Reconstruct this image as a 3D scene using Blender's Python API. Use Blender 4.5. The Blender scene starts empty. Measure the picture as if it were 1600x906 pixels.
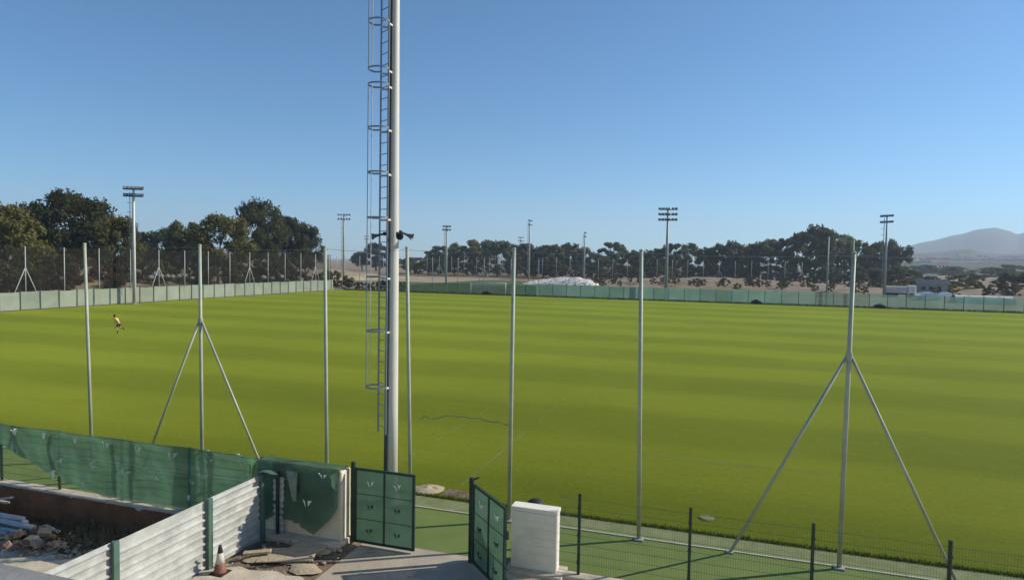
import bpy, bmesh, math, random
from mathutils import Vector, Matrix, noise
random.seed(7)
scene = bpy.context.scene
col = scene.collection
PI = math.pi
R = math.radians

# ------------------------------------------------------------------ camera
CAM_H = 6.85
YAW, PITCH, ROLL, FPX = R(17.85), math.atan(45.5 / 1040), 0.0174, 1040.0
cam_data = bpy.data.cameras.new('camera')
cam_data.sensor_width = 36.0
cam_data.lens = 36.0 * FPX / 1600.0
cam_data.clip_start = 0.05
cam_data.clip_end = 20000
cam = bpy.data.objects.new('camera', cam_data)
col.objects.link(cam)
CAM_R = Matrix.Rotation(YAW, 3, 'Z') @ Matrix.Rotation(PI / 2 - PITCH, 3, 'X') @ Matrix.Rotation(ROLL, 3, 'Z')
cam.matrix_world = Matrix.Translation((0, 0, CAM_H)) @ CAM_R.to_4x4()
scene.camera = cam

# ------------------------------------------------------------------ sky, sun, exposure
SUN_AZ, SUN_EL = R(59.6), R(33.0)          # azimuth from +Y towards +X
sun_dir = Vector((math.sin(SUN_AZ) * math.cos(SUN_EL), math.cos(SUN_AZ) * math.cos(SUN_EL), math.sin(SUN_EL)))
world = bpy.data.worlds.new('World')
scene.world = world
world.use_nodes = True
wn = world.node_tree
bg = wn.nodes['Background']
sky = wn.nodes.new('ShaderNodeTexSky')
sky.sky_type = 'NISHITA'
sky.sun_disc = False
sky.sun_elevation = SUN_EL
sky.sun_rotation = SUN_AZ
sky.altitude = 10
sky.air_density = 0.85
sky.dust_density = 0.3
sky.ozone_density = 9.0
tint = wn.nodes.new('ShaderNodeMix'); tint.data_type = 'RGBA'; tint.blend_type = 'MULTIPLY'; tint.inputs[0].default_value = 1.0
tint.inputs[7].default_value = (0.82, 1.0, 0.93, 1)          # the camera's white balance
wn.links.new(sky.outputs[0], tint.inputs[6])
wn.links.new(tint.outputs[2], bg.inputs[0])
bg.inputs[1].default_value = 0.1
sl = bpy.data.lights.new('sun', 'SUN')
sl.energy = 4.0
sl.angle = R(0.5)
sl.color = (1.0, 0.93, 0.80)
so = bpy.data.objects.new('sun', sl)
so.rotation_euler = (-sun_dir).to_track_quat('-Z', 'Y').to_euler()
so.location = (30, 20, 40)
col.objects.link(so)
scene.view_settings.view_transform = 'Standard'
scene.view_settings.look = 'None'
scene.view_settings.gamma = 1.0
scene.view_settings.use_curve_mapping = False
scene.view_settings.exposure = 0.5
scene.render.engine = 'CYCLES'
scene.cycles.transparent_max_bounces = 24
scene.cycles.volume_bounces = 1
scene.cycles.max_bounces = 8

# ------------------------------------------------------------------ survey helpers: a picture point on a known plane of the place
def ray(x, y):
    return CAM_R @ Vector(((x - 800) / FPX, (453 - y) / FPX, -1.0))
def on_z(x, y, z=0.0):
    d = ray(x, y); t = (z - CAM_H) / d.z
    return Vector((0, 0, CAM_H)) + d * t
def on_y(x, y, Y):
    d = ray(x, y); return Vector((0, 0, CAM_H)) + d * (Y / d.y)
def on_x(x, y, X):
    d = ray(x, y); return Vector((0, 0, CAM_H)) + d * (X / d.x)
def depth(p):
    return -(CAM_R.transposed() @ (Vector(p) - Vector((0, 0, CAM_H)))).z
ORD = ['first', 'second', 'third', 'fourth', 'fifth', 'sixth', 'seventh', 'eighth', 'ninth', 'tenth', 'eleventh', 'twelfth',
       'thirteenth', 'fourteenth', 'fifteenth', 'sixteenth', 'seventeenth', 'eighteenth', 'nineteenth']
TENS = ['', '', 'twenty', 'thirty', 'forty', 'fifty', 'sixty']
def ordinal(i):
    n = i + 1
    if n <= 19: return ORD[i]
    t, u = divmod(n, 10)
    return TENS[t][:-1] + 'ieth' if u == 0 else TENS[t] + '-' + ORD[u - 1]

# ------------------------------------------------------------------ materials
MATS = {}
def mat(name, c, rough=0.7, metal=0.0, var=0.0, vscale=3.0, c2=None, bump=0.0, bscale=40.0, spec=0.4, objvar=0.0, detail=5):
    m = bpy.data.materials.new(name); m.use_nodes = True
    nt = m.node_tree; b = nt.nodes['Principled BSDF']
    b.inputs['Roughness'].default_value = rough
    b.inputs['Metallic'].default_value = metal
    b.inputs['Specular IOR Level'].default_value = spec
    col4 = (*c, 1)
    if var or c2:
        tc = nt.nodes.new('ShaderNodeTexCoord')
        n = nt.nodes.new('ShaderNodeTexNoise'); n.inputs['Scale'].default_value = vscale; n.inputs['Detail'].default_value = detail
        n.inputs['Roughness'].default_value = 0.65
        nt.links.new(tc.outputs['Object'], n.inputs['Vector'])
        r = nt.nodes.new('ShaderNodeValToRGB')
        a = c2 if c2 else tuple(x * (1 - var) for x in c)
        bb = c if c2 else tuple(min(1, x * (1 + var)) for x in c)
        r.color_ramp.elements[0].color = (*a, 1); r.color_ramp.elements[0].position = 0.32
        r.color_ramp.elements[1].color = (*bb, 1); r.color_ramp.elements[1].position = 0.68
        nt.links.new(n.outputs['Fac'], r.inputs['Fac'])
        out = r.outputs['Color']
        if objvar:
            oi = nt.nodes.new('ShaderNodeObjectInfo')
            mr = nt.nodes.new('ShaderNodeMapRange'); mr.inputs[3].default_value = 1 - objvar; mr.inputs[4].default_value = 1 + objvar
            nt.links.new(oi.outputs['Random'], mr.inputs[0])
            hs = nt.nodes.new('ShaderNodeHueSaturation')
            nt.links.new(mr.outputs[0], hs.inputs['Value']); nt.links.new(out, hs.inputs['Color'])
            out = hs.outputs['Color']
        nt.links.new(out, b.inputs['Base Color'])
        if bump:
            n2 = nt.nodes.new('ShaderNodeTexNoise'); n2.inputs['Scale'].default_value = bscale; n2.inputs['Detail'].default_value = 6
            nt.links.new(tc.outputs['Object'], n2.inputs['Vector'])
            bp = nt.nodes.new('ShaderNodeBump'); bp.inputs['Strength'].default_value = bump; bp.inputs['Distance'].default_value = 0.05
            nt.links.new(n2.outputs['Fac'], bp.inputs['Height']); nt.links.new(bp.outputs['Normal'], b.inputs['Normal'])
    else:
        b.inputs['Base Color'].default_value = col4
    MATS[name] = m
    return m

def cloth_mat(name, c, trans_c, see, translucent=0.5, vscale=2.0, var=0.2):
    """woven plastic net: share `see` of open holes, the rest threads that reflect and let light through"""
    m = bpy.data.materials.new(name); m.use_nodes = True
    nt = m.node_tree; nt.nodes.clear()
    out = nt.nodes.new('ShaderNodeOutputMaterial')
    tc = nt.nodes.new('ShaderNodeTexCoord')
    n = nt.nodes.new('ShaderNodeTexNoise'); n.inputs['Scale'].default_value = vscale; n.inputs['Detail'].default_value = 5
    nt.links.new(tc.outputs['Object'], n.inputs['Vector'])
    def ramp(cc):
        r = nt.nodes.new('ShaderNodeValToRGB')
        r.color_ramp.elements[0].color = (*[x * (1 - var) for x in cc], 1); r.color_ramp.elements[0].position = .3
        r.color_ramp.elements[1].color = (*[x * (1 + var) for x in cc], 1); r.color_ramp.elements[1].position = .7
        nt.links.new(n.outputs['Fac'], r.inputs['Fac']); return r.outputs['Color']
    oi = nt.nodes.new('ShaderNodeObjectInfo'); mrv = nt.nodes.new('ShaderNodeMapRange'); mrv.inputs[3].default_value = 1 - var * .9; mrv.inputs[4].default_value = 1 + var * .9
    nt.links.new(oi.outputs['Random'], mrv.inputs[0])
    ramp0 = ramp
    def ramp(cc):
        hs = nt.nodes.new('ShaderNodeHueSaturation'); nt.links.new(mrv.outputs[0], hs.inputs['Value']); nt.links.new(ramp0(cc), hs.inputs['Color'])
        return hs.outputs['Color']
    d = nt.nodes.new('ShaderNodeBsdfDiffuse'); nt.links.new(ramp(c), d.inputs['Color'])
    t = nt.nodes.new('ShaderNodeBsdfTranslucent'); nt.links.new(ramp(trans_c), t.inputs['Color'])
    mx = nt.nodes.new('ShaderNodeMixShader'); mx.inputs[0].default_value = translucent
    nt.links.new(d.outputs[0], mx.inputs[1]); nt.links.new(t.outputs[0], mx.inputs[2])
    tr = nt.nodes.new('ShaderNodeBsdfTransparent')
    m2 = nt.nodes.new('ShaderNodeMixShader'); m2.inputs[0].default_value = 1 - see
    nt.links.new(tr.outputs[0], m2.inputs[1]); nt.links.new(mx.outputs[0], m2.inputs[2])
    nt.links.new(m2.outputs[0], out.inputs['Surface'])
    MATS[name] = m
    return m

def leaf_mat(name, c1, c2, hue=0.0):
    m = bpy.data.materials.new(name); m.use_nodes = True
    nt = m.node_tree; nt.nodes.clear()
    out = nt.nodes.new('ShaderNodeOutputMaterial')
    tc = nt.nodes.new('ShaderNodeTexCoord')
    n = nt.nodes.new('ShaderNodeTexNoise'); n.inputs['Scale'].default_value = 0.35; n.inputs['Detail'].default_value = 6
    n.inputs['Roughness'].default_value = 0.8
    nt.links.new(tc.outputs['Object'], n.inputs['Vector'])
    r = nt.nodes.new('ShaderNodeValToRGB')
    r.color_ramp.elements[0].color = (*c1, 1); r.color_ramp.elements[0].position = .35
    r.color_ramp.elements[1].color = (*c2, 1); r.color_ramp.elements[1].position = .66
    nt.links.new(n.outputs['Fac'], r.inputs['Fac'])
    oi = nt.nodes.new('ShaderNodeObjectInfo')
    mr = nt.nodes.new('ShaderNodeMapRange'); mr.inputs[3].default_value = 0.7; mr.inputs[4].default_value = 1.3
    nt.links.new(oi.outputs['Random'], mr.inputs[0])
    hs = nt.nodes.new('ShaderNodeHueSaturation'); nt.links.new(mr.outputs[0], hs.inputs['Value']); nt.links.new(r.outputs[0], hs.inputs['Color'])
    d = nt.nodes.new('ShaderNodeBsdfDiffuse'); nt.links.new(hs.outputs[0], d.inputs['Color'])
    t = nt.nodes.new('ShaderNodeBsdfTranslucent'); nt.links.new(hs.outputs[0], t.inputs['Color'])
    mx = nt.nodes.new('ShaderNodeMixShader'); mx.inputs[0].default_value = 0.42
    nt.links.new(d.outputs[0], mx.inputs[1]); nt.links.new(t.outputs[0], mx.inputs[2])
    nt.links.new(mx.outputs[0], out.inputs['Surface'])
    MATS[name] = m
    return m

def grass_mat():
    m = bpy.data.materials.new('mown_grass'); m.use_nodes = True
    nt = m.node_tree; b = nt.nodes['Principled BSDF']; L = nt.links
    b.inputs['Roughness'].default_value = 0.9; b.inputs['Specular IOR Level'].default_value = 0.05
    tc = nt.nodes.new('ShaderNodeTexCoord')
    sep = nt.nodes.new('ShaderNodeSeparateXYZ'); L.new(tc.outputs['Object'], sep.inputs[0])
    def noise_n(scale, detail=4, vec=None):
        n = nt.nodes.new('ShaderNodeTexNoise'); n.inputs['Scale'].default_value = scale; n.inputs['Detail'].default_value = detail
        L.new(vec or tc.outputs['Object'], n.inputs['Vector']); return n.outputs['Fac']
    def math_n(op, a, bb):
        n = nt.nodes.new('ShaderNodeMath'); n.operation = op
        for i, v in enumerate((a, bb)):
            if v is None: continue
            if isinstance(v, (int, float)): n.inputs[i].default_value = v
            else: L.new(v, n.inputs[i])
        return n.outputs[0]
    # mowing stripes across the pitch, 5.4 m wide, edges wandering a little
    w = math_n('MULTIPLY', noise_n(0.10, 3), 3.0)
    y = math_n('ADD', sep.outputs['Y'], w)
    s = math_n('SINE', math_n('MULTIPLY', y, PI / 5.4), None)
    s = math_n('MULTIPLY', s, 2.2)
    cl = nt.nodes.new('ShaderNodeClamp'); cl.inputs[1].default_value = -1; cl.inputs[2].default_value = 1; L.new(s, cl.inputs[0])
    stripe = math_n('MULTIPLY', math_n('MULTIPLY', cl.outputs[0], noise_n(0.03, 2)), 0.24)
    mp = nt.nodes.new('ShaderNodeMapping'); mp.inputs['Scale'].default_value = (0.35, 2.2, 1); L.new(tc.outputs['Object'], mp.inputs[0])
    streak = math_n('MULTIPLY', math_n('SUBTRACT', noise_n(0.8, 5, mp.outputs[0]), 0.5), 0.30)
    patch = math_n('MULTIPLY', math_n('SUBTRACT', noise_n(0.055, 6), 0.5), 0.8)
    fine = math_n('MULTIPLY', math_n('SUBTRACT', noise_n(6, 8), 0.5), 0.7)
    f = math_n('ADD', math_n('ADD', stripe, streak), math_n('ADD', math_n('ADD', patch, fine), 0.5))
    r = nt.nodes.new('ShaderNodeValToRGB')
    e = r.color_ramp.elements
    e[0].position = 0.25; e[0].color = (0.047, 0.070, 0.004, 1)
    e[1].position = 0.75; e[1].color = (0.094, 0.112, 0.008, 1)
    k = e.new(0.5); k.color = (0.067, 0.089, 0.0055, 1)
    L.new(f, r.inputs['Fac'])
    L.new(r.outputs[0], b.inputs['Base Color'])
    mrs = nt.nodes.new('ShaderNodeMapRange'); mrs.inputs[1].default_value = .2; mrs.inputs[2].default_value = .8; mrs.inputs[3].default_value = .62; mrs.inputs[4].default_value = .92; L.new(f, mrs.inputs[0]); L.new(mrs.outputs[0], b.inputs['Sheen Weight']); b.inputs['Sheen Roughness'].default_value = 0.30; b.inputs['Sheen Tint'].default_value = (0.90, 0.85, 0.07, 1)
    bp = nt.nodes.new('ShaderNodeBump'); bp.inputs['Strength'].default_value = 0.5; bp.inputs['Distance'].default_value = 0.03
    L.new(noise_n(30, 4), bp.inputs['Height']); L.new(bp.outputs[0], b.inputs['Normal'])
    return m

G = grass_mat()
mat('earth', (0.30, 0.22, 0.14), 0.95, c2=(0.17, 0.12, 0.075), vscale=0.06, bump=0.4, bscale=2, spec=0.1, detail=9)
mat('sandy', (0.44, 0.36, 0.25), 0.95, c2=(0.36, 0.29, 0.20), vscale=1.2, bump=0.5, bscale=12, spec=0.1)
mat('soil', (0.23, 0.17, 0.12), 0.95, c2=(0.11, 0.08, 0.055), vscale=1.6, bump=0.9, bscale=9, spec=0.1)
mat('red_soil', (0.30, 0.13, 0.06), 0.95, c2=(0.15, 0.075, 0.04), vscale=1.1, bump=0.9, bscale=6, spec=0.1)
mat('far_grass', (0.075, 0.11, 0.05), 0.9, var=0.25, vscale=0.05, spec=0.1)
mat('turf', (0.15, 0.195, 0.055), 0.9, c2=(0.115, 0.16, 0.042), vscale=0.9, bump=0.3, bscale=60, spec=0.15)
mat('worn_strip', (0.22, 0.235, 0.12), 0.92, c2=(0.13, 0.16, 0.06), vscale=2.2, bump=0.4, bscale=40, spec=0.15)
mat('kerb_white', (0.40, 0.41, 0.27), 0.8, var=0.15, vscale=4)
mat('concrete', (0.37, 0.315, 0.245), 0.9, var=0.14, vscale=1.5, bump=0.25, bscale=30, spec=0.25)
mat('sand_concrete', (0.50, 0.43, 0.33), 0.9, var=0.2, vscale=2.5, bump=0.3, bscale=20, spec=0.2)
mat('parapet', (0.22, 0.215, 0.20), 0.65, var=0.16, vscale=5, bump=0.15, bscale=30, spec=0.3)
mat('render_wall', (0.62, 0.58, 0.50), 0.9, var=0.08, vscale=1.2, bump=0.1)
mat('white_paint', (0.72, 0.69, 0.61), 0.8, var=0.12, vscale=1.6, bump=0.2, bscale=25, spec=0.3)
mat('cream_paint', (0.66, 0.58, 0.42), 0.85, var=0.16, vscale=1.7, bump=0.2, bscale=25, spec=0.3)
mat('galv', (0.37, 0.39, 0.29), 0.55, 0.0, var=0.22, vscale=1.1)
mat('galv_dull', (0.34, 0.35, 0.32), 0.6, 0.2, var=0.12, vscale=0.8)
mat('mast_paint', (0.62, 0.60, 0.52), 0.5, 0.0, var=0.08, vscale=0.9)
mat('ladder_steel', (0.24, 0.27, 0.30), 0.5, 0.1, var=0.12, vscale=2)  # dark bluish tone has the shade on the cage hoops painted in
mat('sunlit_steel', (0.58, 0.57, 0.50), 0.5, 0.0, var=0.08, vscale=2)  # paler steel: sunlight on the ladder brackets put into the colour
mat('dark_metal', (0.035, 0.045, 0.055), 0.5, 0.2, var=0.2, vscale=3)
mat('lamp_glass', (0.25, 0.28, 0.30), 0.15, 0.0, spec=0.6)
mat('post_green', (0.012, 0.035, 0.022), 0.55, 0.0, var=0.3, vscale=3)
mat('post_green_light', (0.07, 0.13, 0.10), 0.5, 0.0, var=0.2, vscale=3)
mat('wire_green', (0.03, 0.075, 0.045), 0.6)
mat('corrugated', (0.40, 0.405, 0.375), 0.4, 0.0, var=0.26, vscale=2.0, spec=0.5)
mat('patch_net', (0.17, 0.22, 0.18), 0.8, var=0.2, vscale=4)
mat('mast_shade', (0.05, 0.055, 0.05), 0.6, var=0.2, vscale=2)  # dark colour painted for the shaded side of the mast
mat('flap_pale', (0.68, 0.78, 0.64), 0.7, var=0.3, vscale=6)
mat('orange', (0.21, 0.085, 0.05), 0.6, var=0.25, vscale=9)
mat('cone_white', (0.55, 0.52, 0.46), 0.6, var=0.1, vscale=9)
mat('black_rubber', (0.012, 0.012, 0.012), 0.7, var=0.3, vscale=6)
mat('brick_red', (0.32, 0.18, 0.12), 0.9, var=0.3, vscale=5, objvar=0.35, bump=0.5, bscale=25)
mat('brick_tan', (0.42, 0.31, 0.20), 0.9, var=0.25, vscale=5, objvar=0.3, bump=0.5, bscale=25)
mat('pvc_blue', (0.42, 0.45, 0.49), 0.4, var=0.15, vscale=3, objvar=0.2)
mat('dry_weed', (0.36, 0.27, 0.13), 0.9, c2=(0.19, 0.16, 0.07), vscale=2.5)
mat('bark', (0.10, 0.075, 0.055), 0.95, var=0.3, vscale=1.5)
mat('bark_pale', (0.30, 0.26, 0.21), 0.95, var=0.3, vscale=1.5)
mat('white_rock', (0.70, 0.67, 0.61), 0.9, c2=(0.5, 0.46, 0.40), vscale=0.4, bump=0.6, bscale=3)
mat('tan_bank', (0.30, 0.215, 0.14), 0.95, c2=(0.10, 0.085, 0.045), vscale=0.16, bump=0.5, bscale=2, detail=9)
mat('dry_grass', (0.36, 0.29, 0.18), 0.95, c2=(0.21, 0.17, 0.10), vscale=0.2, detail=9)
mat('hill_scrub', (0.06, 0.068, 0.035), 0.95, c2=(0.022, 0.03, 0.016), vscale=0.008, detail=10)
mat('hill_far', (0.065, 0.065, 0.05), 0.95, c2=(0.035, 0.04, 0.03), vscale=0.004, detail=8)
mat('house_white', (0.75, 0.72, 0.66), 0.8, var=0.05, vscale=.2)
mat('roof_tile', (0.30, 0.15, 0.10), 0.9, var=0.2, vscale=.5)
mat('car_white', (0.75, 0.75, 0.74), 0.25, 0.0, var=0.02, vscale=1, spec=0.5)
mat('car_glass', (0.03, 0.035, 0.04), 0.1, 0.0, spec=0.6)
mat('plastic_sheet', (0.50, 0.50, 0.45), 0.6, var=0.1, vscale=0.6)
mat('rope', (0.22, 0.26, 0.14), 0.8, var=0.3, vscale=6)
mat('skin', (0.38, 0.21, 0.13), 0.6)
mat('shirt', (0.62, 0.40, 0.10), 0.8, var=0.1, vscale=5)
mat('black_cloth', (0.018, 0.018, 0.02), 0.85)
mat('hair', (0.012, 0.009, 0.007), 0.7)
mat('goal_white', (0.6, 0.62, 0.6), 0.5, var=0.05)
cloth_mat('shade_net', (0.105, 0.20, 0.135), (0.11, 0.23, 0.14), 0.16, 0.5, 1.3, 0.25)
cloth_mat('gate_net', (0.11, 0.19, 0.13), (0.10, 0.20, 0.13), 0.09, 0.25, 1.5, 0.15)
cloth_mat('wind_net_pale', (0.42, 0.47, 0.36), (0.30, 0.38, 0.28), 0.16, 0.35, 0.5, 0.12)
cloth_mat('wind_net_teal', (0.13, 0.22, 0.17), (0.17, 0.31, 0.24), 0.28, 0.6, 0.25, 0.2)
cloth_mat('far_net_green', (0.05, 0.085, 0.05), (0.05, 0.10, 0.055), 0.35, 0.5, 0.25, 0.3)
cloth_mat('ball_net', (0.035, 0.032, 0.028), (0.03, 0.03, 0.025), 0.52, 0.2, 0.3, 0.2)
cloth_mat('ball_net_far', (0.05, 0.05, 0.045), (0.04, 0.04, 0.04), 0.72, 0.2, 0.3, 0.2)
cloth_mat('goal_net', (0.5, 0.52, 0.5), (0.4, 0.42, 0.4), 0.72, 0.3, 0.3, 0.1)
leaf_mat('leaf_olive', (0.085, 0.085, 0.025), (0.215, 0.195, 0.065))
leaf_mat('leaf_dark', (0.045, 0.055, 0.026), (0.150, 0.150, 0.070))
leaf_mat('leaf_grey', (0.070, 0.085, 0.050), (0.185, 0.195, 0.115))
leaf_mat('leaf_brown', (0.075, 0.055, 0.030), (0.18, 0.135, 0.08))

# ------------------------------------------------------------------ mesh builder
class MB:
    def __init__(s): s.v = []; s.f = []
    def add(s, v, f):
        o = len(s.v); s.v += [tuple(p) for p in v]; s.f += [tuple(i + o for i in q) for q in f]; return s
    def box(s, c, d, M=None):
        x, y, z = (k / 2 for k in d)
        vs = [Vector((a * x, b * y, e * z)) for e in (-1, 1) for a, b in ((-1, -1), (1, -1), (1, 1), (-1, 1))]
        if M: vs = [M @ q for q in vs]
        vs = [q + Vector(c) for q in vs]
        return s.add(vs, [(3, 2, 1, 0), (4, 5, 6, 7), (0, 1, 5, 4), (1, 2, 6, 5), (2, 3, 7, 6), (3, 0, 4, 7)])
    def cbox(s, c, d, b=0.01, M=None):
        """box with chamfered edges"""
        bm = bmesh.new(); bmesh.ops.create_cube(bm, size=1)
        for q in bm.verts: q.co = Vector((q.co.x * d[0], q.co.y * d[1], q.co.z * d[2]))
        bmesh.ops.bevel(bm, geom=list(bm.edges), offset=b, segments=1, affect='EDGES', profile=0.5)
        vs = [q.co.copy() for q in bm.verts]
        bm.verts.index_update()
        fs = [[q.index for q in f.verts] for f in bm.faces]
        bm.free()
        if M: vs = [M @ q for q in vs]
        return s.add([q + Vector(c) for q in vs], fs)
    def tube(s, pts, r, n=8, cap=True):
        pts = [Vector(p) for p in pts]
        if not hasattr(r, '__len__'): r = [r] * len(pts)
        o = len(s.v); up = None
        for i, p in enumerate(pts):
            t = (pts[min(i + 1, len(pts) - 1)] - pts[max(i - 1, 0)]).normalized()
            if up is None:
                up = Vector((0, 0, 1)) if abs(t.z) < .9 else Vector((1, 0, 0))
            a = t.cross(up).normalized(); b = a.cross(t).normalized(); up = b
            for k in range(n):
                th = 2 * PI * k / n
                s.v.append(tuple(p + a * (math.cos(th) * r[i]) + b * (math.sin(th) * r[i])))
        for i in range(len(pts) - 1):
            for k in range(n):
                k2 = (k + 1) % n
                s.f.append((o + i * n + k, o + i * n + k2, o + (i + 1) * n + k2, o + (i + 1) * n + k))
        if cap:
            s.f.append(tuple(o + k for k in range(n))[::-1])
            s.f.append(tuple(o + (len(pts) - 1) * n + k for k in range(n)))
        return s
    def bar(s, p0, p1, w, h):
        """rectangular bar from p0 to p1"""
        p0, p1 = Vector(p0), Vector(p1)
        t = (p1 - p0).normalized(); up = Vector((0, 0, 1)) if abs(t.z) < .95 else Vector((0, 1, 0))
        a = t.cross(up).normalized() * w / 2; b = a.cross(t).normalized() * h / 2
        vs = [p + q for p in (p0, p1) for q in (-a - b, a - b, a + b, -a + b)]
        return s.add(vs, [(0, 1, 2, 3)[::-1], (4, 5, 6, 7), (0, 1, 5, 4), (1, 2, 6, 5), (2, 3, 7, 6), (3, 0, 4, 7)])
    def lathe(s, prof, n=20, c=(0, 0, 0), M=None):
        o = len(s.v); c = Vector(c)
        for r, z in prof:
            for k in range(n):
                p = Vector((r * math.cos(2 * PI * k / n), r * math.sin(2 * PI * k / n), z))
                if M: p = M @ p
                s.v.append(tuple(p + c))
        for i in range(len(prof) - 1):
            for k in range(n):
                k2 = (k + 1) % n
                s.f.append((o + i * n + k, o + i * n + k2, o + (i + 1) * n + k2, o + (i + 1) * n + k))
        s.f.append(tuple(o + k for k in range(n))[::-1]); s.f.append(tuple(o + (len(prof) - 1) * n + k for k in range(n)))
        return s
    def grid(s, fn, nu, nv):
        o = len(s.v)
        for j in range(nv + 1):
            for i in range(nu + 1): s.v.append(tuple(fn(i / nu, j / nv)))
        for j in range(nv):
            for i in range(nu):
                a = o + j * (nu + 1) + i
                s.f.append((a, a + 1, a + nu + 2, a + nu + 1))
        return s
    def mesh(s, name, m, smooth=False):
        me = bpy.data.meshes.new(name); me.from_pydata(s.v, [], s.f)
        me.materials.append(MATS[m] if isinstance(m, str) else m)
        if smooth: me.polygons.foreach_set('use_smooth', [True] * len(me.polygons))
        me.update(); return me
    def build(s, name, m, parent=None, smooth=False, loc=None):
        return link(name, s.mesh(name, m, smooth), parent, loc)
def link(name, me, parent=None, loc=None):
    o = bpy.data.objects.new(name, me); col.objects.link(o)
    if parent: o.parent = parent
    if loc is not None: o.location = loc
    return o
def tag(o, label=None, cat=None, group=None, kind=None):
    if label: o['label'] = label
    if cat: o['category'] = cat
    if group: o['group'] = group
    if kind: o['kind'] = kind
    return o
def thing(name, label, cat, loc=(0, 0, 0), rz=0, group=None):
    o = bpy.data.objects.new(name, None); col.objects.link(o)
    o.empty_display_size = 0.2
    o.location = loc; o.rotation_euler = (0, 0, rz)
    return tag(o, label, cat, group)
def copy_tree(o, parent=None):
    c = o.copy(); col.objects.link(c); c.parent = parent
    for ch in [k for k in o.children]: copy_tree(ch, c)
    return c
def smooth_angle(o, ang=35):
    me = o.data
    me.polygons.foreach_set('use_smooth', [True] * len(me.polygons))
    try: me.set_sharp_from_angle(angle=R(ang))
    except Exception: pass

# ================================================================== THE SETTING
FX0, FX1, FY0, FY1 = -78.9, 90.0, 17.42, 124.9       # the grass
LOW_Y = 14.0                                          # low fence line
POLE_Y = 16.45                                        # tall pole line
PIT_X, PIT_Z = -10.62, -0.9

g = MB()
def rect(mb, x0, x1, y0, y1, z): mb.add([(x0, y0, z), (x1, y0, z), (x1, y1, z), (x0, y1, z)], [(0, 1, 2, 3)])
B = 3900
rect(g, -B, B, 13.9, B, -0.03)
rect(g, PIT_X, B, -B, 13.9, -0.03)
rect(g, -B, PIT_X, -B, 13.9, PIT_Z)
g.add([(PIT_X, -B, PIT_Z), (PIT_X, 13.9, PIT_Z), (PIT_X, 13.9, -.03), (PIT_X, -B, -.03)], [(0, 1, 2, 3)])
tag(g.build('ground', 'earth'), kind='structure')

# grass of the two pitches; the near edge is ragged
gm = MB()
NX = 420
def fld(u, v):
    x = FX0 + (FX1 - FX0) * u
    y = [FY0, FY0 + .25, 60, FY1][int(round(v * 3))]
    if v == 0: y += 0.10 * noise.noise((x * .9, 0, 0)) + 0.07 * noise.noise((x * 4.1, 5, 0))
    return (x, y, 0.0)
gm.grid(fld, NX, 3)
tag(gm.build('playing_field', G), kind='structure')
mk = MB()                                              # faded touchlines
def faded_line(name, x, y0, y1, w, z=0.004):
    m = MB(); m.add([(x - w / 2, y0, z), (x + w / 2, y0, z), (x + w / 2, y1, z), (x - w / 2, y1, z)], [(0, 1, 2, 3)])
    tag(m.build(name, 'line_paint'), kind='structure')
def line_mat():
    m = bpy.data.materials.new('line_paint'); m.use_nodes = True; nt = m.node_tree; nt.nodes.clear()
    out = nt.nodes.new('ShaderNodeOutputMaterial'); tc = nt.nodes.new('ShaderNodeTexCoord')
    n = nt.nodes.new('ShaderNodeTexNoise'); n.inputs['Scale'].default_value = 0.7; n.inputs['Detail'].default_value = 6
    nt.links.new(tc.outputs['Object'], n.inputs['Vector'])
    mr = nt.nodes.new('ShaderNodeMapRange'); mr.inputs[1].default_value = .42; mr.inputs[2].default_value = .75; mr.inputs[4].default_value = .45
    nt.links.new(n.outputs['Fac'], mr.inputs[0])
    d = nt.nodes.new('ShaderNodeBsdfDiffuse'); d.inputs[0].default_value = (.30, .33, .16, 1)
    t = nt.nodes.new('ShaderNodeBsdfTransparent'); mx = nt.nodes.new('ShaderNodeMixShader')
    nt.links.new(mr.outputs[0], mx.inputs[0]); nt.links.new(t.outputs[0], mx.inputs[1]); nt.links.new(d.outputs[0], mx.inputs[2])
    nt.links.new(mx.outputs[0], out.inputs['Surface']); MATS['line_paint'] = m
line_mat()
faded_line('touchline_marking', -10.3, 18.6, 62, 0.11)
faded_line('touchline_marking', -7.5, 18.6, 60, 0.11)

m = MB(); m.grid(lambda u, v: (-60 + 120 * u, 16.57 + .95 * v, -0.012), 60, 1)
tag(m.build('worn_strip', 'worn_strip'), kind='structure')
m = MB(); rect(m, -60, 60, 14.12, 16.49, -0.004); tag(m.build('turf_strip', 'turf'), kind='structure')
for k in range(24):                                   # white edging kerb, in lengths
    x0 = -36 + k * 2.5
    MB().cbox((x0 + 1.25, 16.53, 0.0), (2.485, 0.06, 0.05), 0.006).build('edging_kerb', 'kerb_white')
for o in list(bpy.data.objects):
    if o.name.startswith('edging_kerb'): tag(o, kind='structure')
# footing kerb under the low fence
m = MB()
for (x0, x1) in ((-40, -10.95), (-3.2, 22)):
    n = int((x1 - x0) / 0.6)
    def kf(u, v, x0=x0, x1=x1):
        pr = [(13.80, -0.9 if x1 < -5 else -.03), (13.80, 0.05), (13.83, 0.075), (14.10, 0.075), (14.14, 0.04), (14.14, -.03)]
        y, z = pr[int(round(v * 5))]; x = x0 + (x1 - x0) * u
        return (x, y + .018 * noise.noise((x * 2, v * 9, 3)), z + (.022 * noise.noise((x * 3, v * 7, 9)) if z > 0 else 0))
    m.grid(kf, n, 5)
m.build('footing_kerb', 'sand_concrete'); tag(bpy.data.objects['footing_kerb'], kind='structure')
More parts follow.
